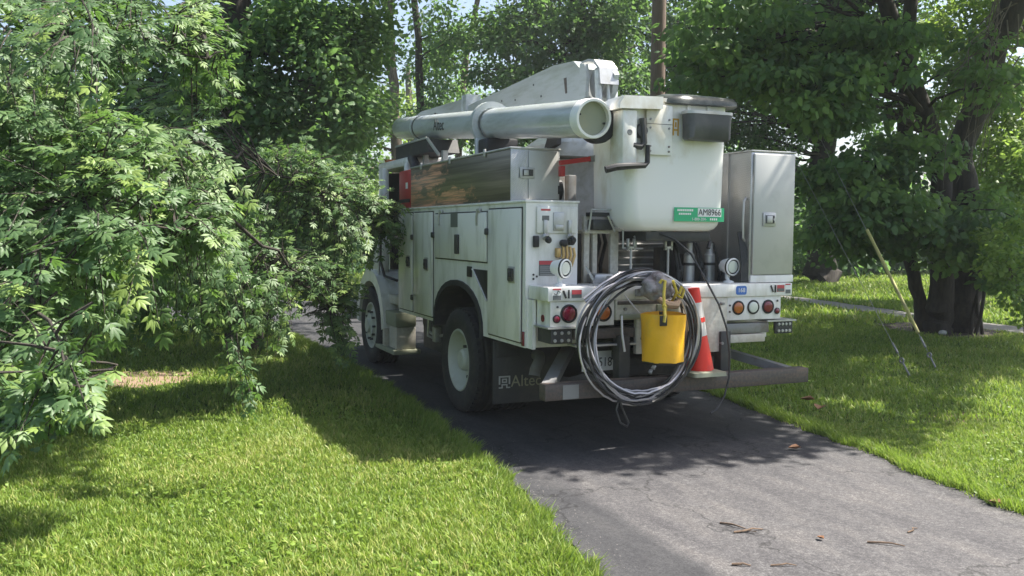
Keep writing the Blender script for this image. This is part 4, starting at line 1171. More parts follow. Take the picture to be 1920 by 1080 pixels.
# traffic cone standing on the beam
cn = thing('traffic_cone', 'red traffic cone with two white collars standing on the rear beam', 'traffic cone', (0.17, -0.47, 0.612))
t0, t1 = Vector((0.178, -0.47, 0.65)), Vector((0.1, -0.47, 1.335))
ca = (t1 - t0).normalized()
CL = (t1 - t0).length


def cone_r(t):
    return 0.102 + (0.047 - 0.102) * t if t > 0.06 else 0.114


def cone_band(name, a, b, m, grow=0.0):
    return obj(name, MB().lathe(t0, ca, [(CL * a, cone_r(a) + grow - 0.006), (CL * a, cone_r(a) + grow), (CL * b, cone_r(b) + grow), (CL * b, cone_r(b) + grow - 0.006)], 32), m, cn)


cone_band('cone_body', 0.0, 0.425, M['cone_red'])
cone_band('white_collar', 0.425, 0.59, M['cone_white'], 0.002)
cone_band('red_band', 0.59, 0.645, M['cone_red'], 0.004)
cone_band('white_collar', 0.645, 0.83, M['cone_white'], 0.002)
cone_band('cone_tip', 0.83, 1.0, M['cone_red'])
obj('cone_base', MB().rings([(0.613, 0.18, -0.47, 0.165, 0.165, 0.03), (0.645, 0.18, -0.47, 0.16, 0.16, 0.03), (0.652, 0.18, -0.47, 0.13, 0.13, 0.05)]), M['grime'], cn)

# utility pole with its two guys
PB = ground_at(1226, 19.2)
po = thing('utility_pole', 'weathered brown wooden utility pole rising behind the bucket', 'utility pole', PB)
obj('shaft', MB().tube([PB + Vector((0, 0, -0.3)), PB + Vector((0.03, 0, 4)), PB + Vector((0.05, 0.02, 11.5))], [0.17, 0.158, 0.125], 18), M['pole'], po)
obj('crossarm', MB().box(PB.x - 1.2, PB.x + 1.2, PB.y - 0.06, PB.y + 0.06, 10.7, 10.85, 0.01), M['pole'], po)
top = PB + Vector((0.04, 0, 10.3))
for k, (anc, glen, lab) in enumerate(((Vector((5.6, 1.9, 0.0)), 1.75, 'long guy wire with a yellow plastic guard over its lower end'), (Vector((4.9, 1.7, 0.0)), 0, 'bare thin guy wire in the grass left of the yellow guard'))):
    gw = thing('guy_wire', lab, 'guy wire', anc, 'guy wires of the utility pole')
    d = (top + Vector((0, 0, -1.6 * k)) - anc).normalized()
    tt = top + Vector((0, 0, -1.6 * k))
    obj('wire', MB().tube([anc + d * 0.3, anc + (tt - anc) * 0.5 - Vector((0, 0, 0.06)), tt], 0.004 if k == 0 else 0.0035, 6), M['grey'], gw)
    obj('anchor_rod', MB().tube([anc - d * 0.2, anc + d * 0.22], 0.012, 8).lathe(anc + d * 0.24, (1, 0, 0), [(-0.008, 0.02), (-0.008, 0.04), (0.008, 0.04), (0.008, 0.02)], 14, closed=True).lathe(anc + d * 0.36, d, [(0, 0.016), (0.16, 0.012)], 10), M['grey'], gw)
    if glen:
        obj('guard', MB().tube([anc + d * 0.58, anc + d * (0.58 + glen)], 0.023, 12), M['guard'], gw)


# ------------------------------------------------------------------ leaves
def norm(a):
    return a / np.maximum(np.linalg.norm(a, axis=-1, keepdims=True), 1e-9)


LEAFLET_V = np.array([(0, 0, 0), (-0.17, 0.42, -0.04), (0, 0.45, 0.035), (0.17, 0.42, -0.04), (0, 1, -0.1), (-0.12, 0.68, -0.045), (0.12, 0.68, -0.045)], float)
LEAFLET_F = np.array([(0, 2, 1), (0, 3, 2), (1, 2, 5), (2, 3, 6), (5, 2, 4), (2, 6, 4)])


def compound():
    """five leaflets on a stalk, total length about one unit"""
    V, F = [], []
    for base, ang, size, dz in (((0, 0.5, 0), 0, 0.55, -0.05), ((0, 0.36, 0), 62, 0.46, -0.06), ((0, 0.36, 0), -62, 0.46, -0.06), ((0, 0.5, 0), 34, 0.5, -0.05), ((0, 0.5, 0), -34, 0.5, -0.05)):
        c, s = math.cos(R(ang)), math.sin(R(ang))
        for x, y, z in LEAFLET_V:
            x, y = x * size, y * size
            F0 = (base[0] + c * x - s * y, base[1] + s * x + c * y, z * size + dz * y)
            V.append(F0)
        F += [tuple(i + len(V) - 7 for i in f) for f in LEAFLET_F]
    k = len(V)
    V += [(-0.008, 0, 0), (0.008, 0, 0), (0, 0.55, 0.0)]
    F.append((k, k + 1, k + 2))
    return np.array(V), np.array(F)


CL_V, CL_F = compound()
BROAD_V = np.array([(0, 0, 0), (-0.36, 0.3, -0.07), (-0.3, 0.62, -0.1), (0, 1, -0.12), (0.3, 0.62, -0.1), (0.36, 0.3, -0.07), (0, 0.45, 0.03)], float)
BROAD_F = np.array([(0, 6, 1), (1, 6, 2), (2, 6, 3), (3, 6, 4), (4, 6, 5), (5, 6, 0)])
FAR_V = np.array([(0, 0, 0), (-0.32, 0.5, -0.08), (0, 1, -0.06), (0.32, 0.5, -0.08)], float)
FAR_F = np.array([(0, 3, 1), (1, 3, 2)])


def leaf_frames(d, n):
    """columns: side, direction, normal"""
    d = norm(d)
    n = norm(n - d * np.sum(n * d, axis=1, keepdims=True))
    s = np.cross(d, n)
    return np.stack([s, d, n], axis=2)


def leaf_array(P, D, Nn, size, tmplV, tmplF, tint):
    Fm = leaf_frames(D, Nn)
    V = np.einsum('nij,kj->nki', Fm, tmplV) * size[:, None, None] + P[:, None, :]
    k = len(tmplV)
    F = tmplF[None] + (np.arange(len(P)) * k)[:, None, None]
    return V.reshape(-1, 3), F.reshape(-1, 3), np.repeat(tint, k)


def blobs(spec):
    """clump centres from (px, py, rx, ry, depth, depth spread, count)"""
    out = []
    for px, py, rx, ry, dp, ds, n in spec:
        for _ in range(n):
            while True:
                a, b = RNG.uniform(-1, 1, 2)
                if a * a + b * b <= 1:
                    break
            out.append(at(px + a * rx, py + b * ry, dp + RNG.uniform(-ds, ds)))
    return np.array([tuple(p) for p in out])


SUNNY = [[(-9, -9), (9, -9), (9, -0.6), (4.6, 0.2), (2.4, -1.3), (-1.0, -1.0), (-2.4, 0.0), (-9, 0.4)],
         [(-4.4, 0.8), (-2.7, 0.2), (-2.6, 1.6), (-3.3, 4.4), (-4.4, 5.4)],
         [(5.6, 4.6), (7.0, 5.2), (7.5, 6.2), (6.2, 6.0)], [(13, 10), (17, 11), (18, 15), (14, 14)]]


def lands_sunny(P):
    """True where a leaf would throw its shade on ground or boughs to be kept sunlit"""
    x = P[:, 0] - TO_SUN.x / TO_SUN.z * P[:, 2]
    y = P[:, 1] - TO_SUN.y / TO_SUN.z * P[:, 2]
    x, y = x + RNG.normal(size=len(P)) * 0.2, y + RNG.normal(size=len(P)) * 0.2
    res = np.zeros(len(P), bool)
    for poly in SUNNY:
        ins = np.zeros(len(P), bool)
        n = len(poly)
        for i in range(n):
            (x0, y0), (x1, y1) = poly[i], poly[(i + 1) % n]
            if y0 == y1:
                continue
            cr = ((y0 > y) != (y1 > y)) & (x < (x1 - x0) * (y - y0) / (y1 - y0) + x0)
            ins ^= cr
        res |= ins
    sd = np.array(TO_SUN)
    for px, py, dp, r in ((545, 320, 9.8, .75), (640, 370, 10.2, .75), (590, 430, 10.0, .8), (610, 560, 10.0, .55), (490, 440, 9.0, .6), (690, 420, 10.4, .5)):
        w = P - np.array(at(px, py, dp))
        al = w @ sd
        res |= (al > 1.2) & (np.linalg.norm(w - al[:, None] * sd, axis=1) < r)
    return res


def crown_leaves(C, rad, per, size, tint0, flat=0.6, droop=0.35, jit=0.22, keep_sun=0.06):
    n = len(C) * per
    P = np.repeat(C, per, axis=0)
    g = RNG.normal(size=(n, 3))
    g = norm(g) * (RNG.random((n, 1)) ** 0.45)
    g[:, 2] *= flat
    rr = np.repeat(np.broadcast_to(np.asarray(rad, float), (len(C),)), per)[:, None]
    P = P + g * rr
    D = g + RNG.normal(size=(n, 3)) * 0.5
    D[:, 2] -= droop
    Nn = RNG.normal(size=(n, 3)) * 0.55 + np.array((0, 0, 1.0)) + g * 0.4
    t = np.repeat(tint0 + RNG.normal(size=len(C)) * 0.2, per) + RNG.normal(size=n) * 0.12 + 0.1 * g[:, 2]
    s = size * RNG.uniform(0.65, 1.25, n)
    keep = ~(lands_sunny(P) & (RNG.random(n) > keep_sun)) & (P[:, 2] > 0.05)
    return P[keep], D[keep], Nn[keep], s[keep], np.clip(t[keep], 0, 1)


def limb_path(a, b, sag=0.15, n=5):
    a, b = Vector(a), Vector(b)
    L = (b - a).length
    out = []
    for k in range(n + 1):
        t = k / n
        p = a.lerp(b, t)
        p.z += sag * L * math.sin(math.pi * t)
        if 0 < k < n:
            p += Vector(RNG.normal(size=3) * 0.03 * L)
        out.append(p)
    return out


def tree(name, label, loc, stems, clumps, rad, per, size, m, bark, group=None, tint=0.4, broad=False, limbs=0.5, cat='tree', flat=0.6, droop=0.35, keep_sun=0.06, limb_r=0.03):
    """stems: list of (points, radii). limbs reach from the stems to a share of the clumps."""
    t = thing(name, label, cat, loc, group)
    for pts, rs in stems:
        pts = [Vector(p) for p in pts]
        fine, fr = [], []
        for i in range(len(pts) - 1):
            for k in range(4):
                u = k / 4
                q = pts[i].lerp(pts[i + 1], u)
                w = rs[i] * 0.16
                if i or k:
                    q += Vector((RNG.normal() * w, RNG.normal() * w, 0))
                fine.append(q)
                fr.append((rs[i] + (rs[i + 1] - rs[i]) * u) * RNG.uniform(0.93, 1.07))
        fine.append(pts[-1])
        fr.append(rs[-1])
        obj('trunk', MB().tube(fine, fr, 14), bark, t, smooth=60)
    if len(clumps) == 0:
        return t
    allp = [(Vector(p), r) for pts, rs in stems for p, r in zip(pts, rs)]
    lm = MB()
    for c in clumps:
        if RNG.random() > limbs:
            continue
        c = Vector(c)
        cand = []
        for pts, rs in stems:
            for (p0, r0), (p1, r1) in zip(zip(pts[:-1], rs[:-1]), zip(pts[1:], rs[1:])):
                for u in (0.25, 0.5, 0.75, 1.0):
                    q = Vector(p0).lerp(Vector(p1), u)
                    if q.z > 1.2:
                        cand.append(((q - c).length + 1.4 * max(0, q.z - c.z), q, r0 + (r1 - r0) * u))
        if not cand:
            continue
        _, q, r = min(cand, key=lambda e: e[0])
        L = (c - q).length
        r0 = min(r * 0.6, limb_r * (0.5 + L * 0.35))
        path = limb_path(q, c, 0.08)
        lm.tube(path, [r0 * (1 - 0.8 * k / (len(path) - 1)) for k in range(len(path))], 6)
    if lm.v:
        obj('limbs', lm, bark, t, smooth=60)['kind'] = 'stuff'
    P, D, Nn, s, tn = crown_leaves(np.asarray(clumps), rad, per, size, tint, flat, droop, keep_sun=keep_sun)
    V, F, ti = leaf_array(P, D, Nn, s, BROAD_V if broad else FAR_V, BROAD_F if broad else FAR_F, tn)
    o = np_mesh('crown', V, F, m, ti, t)
    o['kind'] = 'stuff'
    return t


def ellipsoid(c, r, n, shell=0.35):
    g = norm(RNG.normal(size=(n, 3))) * (shell + (1 - shell) * RNG.random((n, 1))) 
    return np.array(c) + g * np.array(r)


def above_view(c, r, n):  # crown clumps above the frame, added for the shade they throw
    e = ellipsoid(c, r, n)
    q = e - np.array(CAM_LOC)
    return e[(540 - FOC * (q @ np.array(up)) / (q @ np.array(fw))) < -70]


def shade_clumps(poly, n, zlo, zhi):
    """unseen high clumps added to a crown so that their shade falls inside poly"""
    xs, ys = [q[0] for q in poly], [q[1] for q in poly]
    out = []
    while len(out) < n:
        gx, gy = RNG.uniform(min(xs), max(xs)), RNG.uniform(min(ys), max(ys))
        ins = False
        for i in range(len(poly)):
            (x0, y0), (x1, y1) = poly[i], poly[(i + 1) % len(poly)]
            if (y0 > gy) != (y1 > gy) and gx < (x1 - x0) * (gy - y0) / (y1 - y0) + x0:
                ins = not ins
        if ins:
            z = RNG.uniform(zlo, zhi)
            out.append((gx + TO_SUN.x / TO_SUN.z * z, gy + TO_SUN.y / TO_SUN.z * z, z))
    e = np.array(out)
    q = e - np.array(CAM_LOC)
    return e[(540 - FOC * (q @ np.array(up)) / (q @ np.array(fw))) < -60]


# ------------------------------------------------------------------ the near maple on the left
def near_maple():
    base = ground_at(-300, 5.6)
    t = thing('maple_tree', 'leafy maple hanging its branches into the left of the view', 'tree', base)
    trunk = [base, base + Vector((0.1, 0.1, 1.6)), base + Vector((0.2, 0.3, 3.4)), base + Vector((0.3, 0.5, 6.0))]
    obj('trunk', MB().tube(trunk, [0.22, 0.18, 0.15, 0.09], 14), M['bark'], t)
    boughs = [[trunk[1], at(-120, 420, 5.0), at(150, 400, 4.7), at(330, 430, 5.0)],
              [trunk[1], at(-120, 520, 4.4), at(60, 560, 4.0), at(120, 680, 3.6)],
              [trunk[2], at(-80, 120, 5.4), at(170, 60, 5.4), at(390, 110, 5.8)],
              [trunk[2], at(60, 180, 5.4), at(300, 270, 5.8), at(520, 330, 9.2), at(690, 400, 10.2)],
              [at(300, 270, 5.8), at(420, 400, 7.6), at(540, 500, 9.0), at(620, 580, 9.8)],
              [trunk[2], at(60, 220, 6.5), at(200, 330, 8.0), at(340, 420, 8.6)]]
    bm_ = MB()
    bp = []
    for b in boughs:
        n = len(b)
        bm_.tube(limb_path(b[0], b[1], 0.02, 4) + [q for p0, p1 in zip(b[1:-1], b[2:]) for q in limb_path(p0, p1, 0.02, 4)[1:]], [0.026 - 0.021 * k / (4 * (n - 1)) for k in range(4 * (n - 1) + 1)], 8)
        for p, q in zip(b[:-1], b[1:]):
            bp += [p.lerp(q, u / 6) for u in range(7)]
    obj('boughs', bm_, M['bark'], t, smooth=60)
    spec = [(60, 110, 150, 130, 5.0, .5, 40), (230, 40, 160, 70, 5.5, .4, 32), (385, 110, 55, 120, 6.2, .3, 24),
            (130, 310, 190, 110, 4.8, .5, 58), (330, 320, 100, 95, 5.6, .4, 38), (120, 435, 170, 65, 4.5, .4, 36),
            (310, 440, 110, 60, 5.4, .4, 28), (410, 500, 60, 40, 6.4, .3, 14), (40, 545, 70, 45, 4.1, .3, 13),
            (95, 715, 55, 45, 3.6, .12, 11), (50, 610, 50, 45, 3.9, .2, 7), (200, 505, 90, 28, 4.8, .3, 10),
            (545, 320, 78, 58, 9.8, .5, 62), (635, 365, 68, 50, 10.2, .5, 62), (590, 425, 115, 45, 10.0, .5, 72),
            (700, 405, 48, 46, 10.4, .25, 46), (545, 495, 75, 48, 9.4, .5, 42), (615, 545, 40, 48, 10.0, .3, 30), (635, 615, 18, 22, 9.8, .2, 9),
            (470, 430, 60, 65, 9.0, .5, 34), (490, 550, 62, 46, 8.8, .4, 26), (440, 690, 22, 25, 6.2, .2, 3), (-60, 300, 80, 300, 5.0, .6, 45), (270, -10, 140, 40, 6.6, .4, 16), (60, -20, 120, 40, 6.6, .4, 14), (-230, 200, 130, 260, 5.3, .7, 34),
            (200, 330, 220, 190, 8.3, 1.0, 110), (350, 250, 90, 150, 8.4, .8, 40), (330, 470, 130, 60, 8.6, .8, 46), (120, 550, 130, 40, 8.0, .8, 30), (240, 555, 180, 36, 8.6, .6, 46), (430, 560, 90, 45, 9.0, .5, 34), (480, 620, 50, 30, 9.2, .4, 8)]
    Cs = blobs([q[:6] + (int(q[6] * 1.55 + 0.5),) for q in spec])
    tw = MB()
    P, D, Nn, S, Tn = [], [], [], [], []
    camp = np.array(CAM_LOC)
    for c in Cs:
        c = Vector(c)
        q = min(bp, key=lambda e: (e - c).length + 0.6 * max(0, c.z - e.z))
        out = (c - q)
        if out.length < 0.15:
            out = Vector(RNG.normal(size=3))
        out.normalize()
        dirv = (out + Vector((rt * RNG.uniform(-0.2, 0.5)) + fw * RNG.uniform(-0.6, 0.25)) + Vector((0, 0, RNG.uniform(-0.75, 0.1)))).normalized()
        Lt = RNG.uniform(0.24, 0.46)
        pts = [c + dirv * (Lt * (k / 5 - 0.5)) + Vector((0, 0, -0.22 * Lt * (k / 5) ** 2)) for k in range(6)]
        tw.tube([pts[0], pts[2], pts[5]], [0.006, 0.004, 0.002], 4, cap=False)
        if RNG.random() < 0.25:
            tw.tube(limb_path(q, pts[0], 0.06, 3), [0.009, 0.007, 0.005, 0.004], 5, cap=False)
        side = dirv.cross(Vector((0, 0, 1)))
        if side.length < 0.1:
            side = rt.copy()
        side.normalize()
        tb = RNG.normal() * 0.13 + 0.4
        young = RNG.random() < 0.09
        for k in range(6):
            for sg in ((-1, 1) if k < 5 else (0,)):
                ang = RNG.uniform(0.6, 1.1)
                d = dirv * math.cos(ang) + side * (sg * math.sin(ang)) if sg else dirv.copy()
                d += Vector((RNG.normal() * .22, RNG.normal() * .22, RNG.normal() * .16 - 0.38))
                P.append(pts[k]); D.append(d)
                Nn.append(Vector((RNG.normal() * .42 - fw.x * 0.45, RNG.normal() * .42 - fw.y * 0.45, 1.0)))
                S.append(RNG.uniform(0.075, 0.15) * (1.12 if (c - CAM_LOC).length > 8 else 1))
                Tn.append(tb + RNG.normal() * 0.1 + (0.45 if young else 0) + (0.12 if k > 3 else 0))
    obj('twigs', tw, M['bark'], t, smooth=60)['kind'] = 'stuff'
    P, D, Nn = (np.array([tuple(v) for v in a]) for a in (P, D, Nn))
    S, Tn = np.array(S), np.clip(np.array(Tn), 0, 1)
    far_off = (P - camp) @ np.array(fw) > 6.0
    kp = ~(lands_sunny(P) & far_off & (RNG.random(len(P)) > 0.72))
    P, D, Nn, S, Tn = P[kp], D[kp], Nn[kp], S[kp], Tn[kp]
    # the three hundred that show largest are leaves of their own
    rel = P - camp
    dep = rel @ np.array(fw)
    px = 960 + FOC * (rel @ np.array(rt)) / dep
    py = 540 - FOC * (rel @ np.array(up)) / dep
    vis = (px > 0) & (px < 1920) & (py > 0) & (py < 1080)
    score = np.where(vis, S / dep, 0)
    big = np.argsort(-score)[:300]
    rest = np.setdiff1d(np.arange(len(P)), big)
    V, F, ti = leaf_array(P[rest], D[rest], Nn[rest], S[rest], CL_V, CL_F, Tn[rest])
    o = np_mesh('foliage', V, F, M['leaf_near'], ti, t)
    o['kind'] = 'stuff'
    variants = []
    for k in range(6):
        v = np_mesh('leaf', CL_V + np.array(base), CL_F, M['leaf_near'], np.full(len(CL_V), 0.15 + 0.14 * k), t)
        variants.append(v.data)
        bpy.data.objects.remove(v)
    Fm = leaf_frames(D[big], Nn[big])
    for j, i in enumerate(big):
        o = link('leaf', variants[min(5, max(0, int((Tn[i] - 0.08) / 0.14)))], t)
        f = Fm[j] * S[i]
        loc = P[i] - np.array(base)
        o.matrix_local = Matrix(((f[0, 0], f[0, 1], f[0, 2], loc[0]), (f[1, 0], f[1, 1], f[1, 2], loc[1]), (f[2, 0], f[2, 1], f[2, 2], loc[2]), (0, 0, 0, 1)))


near_maple()


# ------------------------------------------------------------------ trees further back
def G(px, depth, z=0.0):
    p = ground_at(px, depth)
    p.z = z
    return p


def V3(px, py, depth):
    return at(px, py, depth)


# dark tree beyond the maple, left of the drive
b = G(455, 13.5)
tree('dark_tree', 'dark leafy tree behind the near maple on the left', b, [([b, V3(450, 250, 13.5), V3(440, 60, 13.3), V3(430, -220, 13.2)], [0.3, 0.27, 0.24, 0.15])],
     np.vstack([blobs([(540, 160, 150, 150, 13.2, 1.4, 60), (420, 210, 110, 230, 13.5, 1.4, 55), (620, 60, 110, 80, 13.2, 1.2, 40), (470, 400, 90, 110, 13.2, 1.0, 34), (250, 300, 260, 280, 13.2, 1.5, 90), (650, 230, 50, 50, 13.2, .8, 12)]), above_view((-1.6, 8.2, 8.2), (4.4, 4.4, 2.8), 130), shade_clumps([(-4.2, 6.0), (-2.6, 4.2), (-1.7, 3.0), (-1.5, 11), (-6.5, 12), (-6, 7)], 150, 7.2, 9.2), shade_clumps([(-7, 0.4), (-4.85, 0.5), (-4.5, 2.6), (-4.5, 5.5), (-7, 5.5)], 190, 6.5, 8.6)]),  # the high unseen clumps are added to shade the left lawn
     0.45, 120, 0.1, M['leaf_far'], M['bark'], tint=0.5, broad=True, limbs=0.3)
b = G(100, 15)
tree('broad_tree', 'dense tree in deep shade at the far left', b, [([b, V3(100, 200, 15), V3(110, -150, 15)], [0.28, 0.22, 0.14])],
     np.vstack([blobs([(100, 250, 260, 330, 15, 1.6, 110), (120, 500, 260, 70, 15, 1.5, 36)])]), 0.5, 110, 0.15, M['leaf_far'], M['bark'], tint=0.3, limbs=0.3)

# slim trees behind the truck
specs = [
    ('slim_tree', 'tall slim trunk with a pale side left of the boom', 737, 25.5, [(745, 330), (737, 160), (727, 0), (722, -150)], 0.17, [(680, 150, 45, 130, 25, 1.5, 18), (650, 300, 50, 60, 25, 1.5, 9), (725, -120, 120, 120, 25, 2, 40)], 'bark_grey', 0.5),
    ('slim_tree', 'thin dark trunk between the pale trunk and the boom', 790, 29, [(795, 330), (788, 150), (778, 0), (770, -150)], 0.14, [(800, 120, 40, 60, 29, 1.2, 8), (830, 60, 50, 60, 29, 1.5, 16), (800, -130, 110, 110, 29, 2, 34), (815, 230, 25, 40, 29, 1, 8)], 'bark', 0.45),
    ('slim_tree', 'forked pale tree with bare upper twigs above the boom', 850, 33, [(858, 330), (872, 130), (890, 30), (905, -90)], 0.13, [(850, 140, 60, 80, 33, 1.5, 24), (880, 210, 70, 45, 32, 1.5, 20), (905, -120, 90, 70, 33, 2, 20)], 'bark_grey', 0.45),
    ('dark_tree', 'dark tree with a thick trunk directly above the boom', 1085, 27, [(1090, 300), (1086, 110), (1082, 0), (1080, -200)], 0.32, [(1010, 190, 100, 60, 26, 1.6, 46), (1060, 50, 140, 70, 27, 2, 64), (1150, 110, 60, 110, 27, 1.6, 40), (950, 90, 90, 70, 28, 1.5, 34), (1190, 60, 50, 80, 30, 2, 24), (930, 230, 70, 40, 27, 1, 18), (1080, -140, 220, 130, 27, 2.5, 80)], 'bark', 0.3),
    ('wide_tree', 'big old tree with a thick trunk beyond the right lawn', 1540, 33, [(1542, 480), (1545, 300), (1548, 180), (1550, 0), (1540, -200)], 0.52, [(1420, 90, 130, 110, 31, 2, 60), (1560, 60, 130, 90, 31, 2, 60), (1300, 150, 90, 120, 31, 2, 46), (1470, 250, 70, 40, 32, 1.5, 14), (1420, 300, 40, 60, 32, 1.5, 14), (1640, 190, 70, 90, 32, 2, 26), (1480, -160, 330, 160, 32, 3, 120), (1500, 430, 30, 60, 33, 1.5, 10), (1290, 60, 60, 110, 33, 2, 50), (1255, 110, 40, 120, 34, 2, 26), (1380, 330, 60, 50, 33, 2, 16), (1350, 220, 70, 60, 33, 2, 22), (1480, 130, 150, 110, 35, 2, 60), (1700, 60, 60, 90, 33, 2, 24)], 'bark', 0.35),
]
for name, lab, px, dp, tp, r, sp, bk_, tin in specs:
    b = G(px, dp)
    pts = [b] + [V3(x, y, dp) for x, y in tp]
    rs = [r * 1.15] + [r * (1 - 0.14 * k) for k in range(len(tp))]
    cl = blobs(sp)
    if name == 'wide_tree':
        cl = np.vstack([cl, above_view((21, 20, 12), (9, 9, 3.2), 120), shade_clumps([(5, 6), (11, 6), (13, 9.5), (18, 10.5), (24, 14), (24, 24), (10, 22)], 280, 9.5, 13)])  # unseen clumps added to shade the far lawn
    tree(name, lab, b, [(pts, rs)], cl, 0.62 if dp < 30 else 0.75, 105, 0.17, M['leaf_far'], M[bk_], tint=tin, limbs=0.45, group='slim trees behind the truck' if name == 'slim_tree' else None)

# pale sunlit tree far behind the boom
b = G(770, 46)
tree('pale_tree', 'pale sunlit tree far off left of the boom', b, [([b, V3(770, 250, 46), V3(765, 120, 46)], [0.3, 0.25, 0.1])],
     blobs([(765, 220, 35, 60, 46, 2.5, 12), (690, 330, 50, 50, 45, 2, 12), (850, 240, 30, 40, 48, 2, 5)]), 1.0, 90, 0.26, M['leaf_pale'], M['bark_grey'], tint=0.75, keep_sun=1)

# the multi-stemmed tree on the right lawn; added unseen clumps reach over the drive
B5 = G(1775, 16.6)
stems = [([G(1735, 16.6), V3(1722, 560, 16.6), V3(1700, 470, 16.5), V3(1690, 350, 16.3), V3(1700, 100, 16.2), V3(1715, -120, 16)], [0.15, 0.12, 0.1, 0.09, 0.13, 0.1]),
         ([G(1765, 16.5), V3(1760, 560, 16.5), V3(1775, 450, 16.4), V3(1760, 300, 16), V3(1700, 120, 15.6), V3(1600, -150, 15)], [0.28, 0.22, 0.19, 0.17, 0.15, 0.1]),
         ([G(1808, 16.7), V3(1806, 560, 16.7), V3(1815, 440, 16.6), V3(1800, 300, 16.4), V3(1835, 170, 16.2), V3(1905, 0, 15.8), V3(2000, -180, 15.4)], [0.36, 0.3, 0.26, 0.22, 0.24, 0.22, 0.15])]
over = np.vstack([above_view((8.0, 4.2, 8.6), (4.6, 4.6, 2.4), 240), shade_clumps([(1.2, -1.1), (2.4, -1.0), (4.6, 0.6), (8.5, 1.5), (9.5, 5), (2, 5), (-1.3, 2.0), (-1.6, -0.5), (-1.1, -1.0)], 340, 7, 9.5), shade_clumps([(6.5, 3), (12, 4), (12, 9), (7, 8)], 120, 7.5, 10)])  # canopy out of view, added to shade the right lawn and drive
tree('multi_stem_tree', 'three-stemmed dark tree on the right lawn with low spreading boughs', B5, stems,
     np.vstack([blobs([(1610, 330, 100, 50, 14.5, 1.0, 20), (1690, 400, 120, 60, 14.5, 1.0, 30), (1850, 130, 50, 70, 14.8, .8, 9), (1560, 430, 50, 40, 15, .8, 9), (1620, 470, 60, 40, 15.2, .6, 10), (1850, 420, 70, 60, 15, 1, 18), (1710, 260, 90, 60, 15, 1.2, 18), (1400, 60, 130, 60, 14.5, 1.2, 28), (1500, 150, 110, 60, 14, 1.0, 30), (1330, 130, 60, 50, 15, 1, 12), (1620, 90, 110, 70, 14.5, 1.2, 25), (1540, 215, 80, 25, 14, .8, 14), (1890, 500, 40, 40, 14.5, .6, 8), (1790, 470, 50, 30, 15, .6, 8), (1530, 350, 25, 50, 15, .5, 5)]), over]),
     0.46, 84, 0.14, M['leaf_far'], M['bark'], tint=0.64, broad=True, limbs=0.4, flat=0.38, droop=0.6)
# sunlit tree behind it, at the right edge
b = G(1960, 24)
tree('bright_tree', 'yellow-green sunlit tree at the right edge of the view', b, [([b, V3(1950, 300, 24), V3(1940, 100, 24)], [0.25, 0.2, 0.1])],
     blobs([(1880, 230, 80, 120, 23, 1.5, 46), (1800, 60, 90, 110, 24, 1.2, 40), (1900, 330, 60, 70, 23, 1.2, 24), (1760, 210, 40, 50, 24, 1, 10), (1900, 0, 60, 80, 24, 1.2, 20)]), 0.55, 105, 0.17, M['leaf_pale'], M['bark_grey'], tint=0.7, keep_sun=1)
b = G(1935, 13.2)
tree('young_shrub', 'small bright-leaved shrub at the right edge before the footpath', b, [([b, b + Vector((-0.1, 0, 0.7)), b + Vector((-0.3, 0.1, 1.3))], [0.02, 0.016, 0.01]), ([b, b + Vector((0.1, 0.1, 0.8)), b + Vector((0.25, 0.1, 1.5))], [0.02, 0.016, 0.01])],
     blobs([(1900, 500, 55, 45, 13.2, .5, 16), (1870, 455, 30, 30, 13.6, .4, 6), (1930, 560, 40, 40, 13, .4, 10), (1945, 430, 40, 60, 13.2, .5, 12)]), 0.24, 46, 0.085, M['leaf_pale'], M['bark_grey'], tint=0.6, broad=True, cat='shrub')
# bare twigs hanging at the top right
tw = MB()
for k in range(26):
    p = V3(1915 - RNG.uniform(0, 60), RNG.uniform(-20, 160), 14.6 + RNG.uniform(-.4, .4))
    q = V3(1760 + RNG.uniform(-20, 90), 200 + RNG.uniform(-60, 160), 14.6 + RNG.uniform(-.5, .5))
    tw.tube(limb_path(p, q, 0.1, 5), [0.012, 0.01, 0.008, 0.006, 0.005, 0.003], 5, cap=False)
tag(obj('bare_branch', tw, M['bark_grey'], origin=V3(1880, 60, 14.6), smooth=60), 'bare grey dead branches hanging at the top right corner', 'branch')
# thin saplings leaning beside the multi-stemmed tree
for k, (x0, x1, y1) in enumerate(((1828, 1850, 470), (1836, 1872, 470), (1850, 1832, 540))):
    p, q = G(x0, 16.2), V3(x1, y1, 16.1)
    tag(obj('leaning_stick', MB().tube(limb_path(p, q, 0.0, 4), [0.035, 0.032, 0.03, 0.026, 0.02], 7), M['bark'], origin=p, smooth=60), ('thin straight sapling stem right of the three-stemmed tree', 'thin sapling stem leaning furthest right beside the three-stemmed tree', 'short crooked stick crossing the sapling stems on the right')[k], 'sapling')

# woods that close the far side of the lawns
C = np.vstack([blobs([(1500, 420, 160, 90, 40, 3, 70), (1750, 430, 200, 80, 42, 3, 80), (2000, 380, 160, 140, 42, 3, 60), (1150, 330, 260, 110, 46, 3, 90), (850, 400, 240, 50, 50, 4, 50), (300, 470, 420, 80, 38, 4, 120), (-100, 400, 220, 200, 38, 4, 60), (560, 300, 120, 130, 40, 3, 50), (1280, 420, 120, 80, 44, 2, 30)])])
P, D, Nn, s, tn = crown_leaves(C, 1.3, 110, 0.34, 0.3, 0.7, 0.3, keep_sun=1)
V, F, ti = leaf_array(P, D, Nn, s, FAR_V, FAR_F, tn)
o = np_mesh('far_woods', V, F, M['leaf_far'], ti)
tag(o, 'dark belt of woods closing the far side of the lawns', None, kind='stuff')


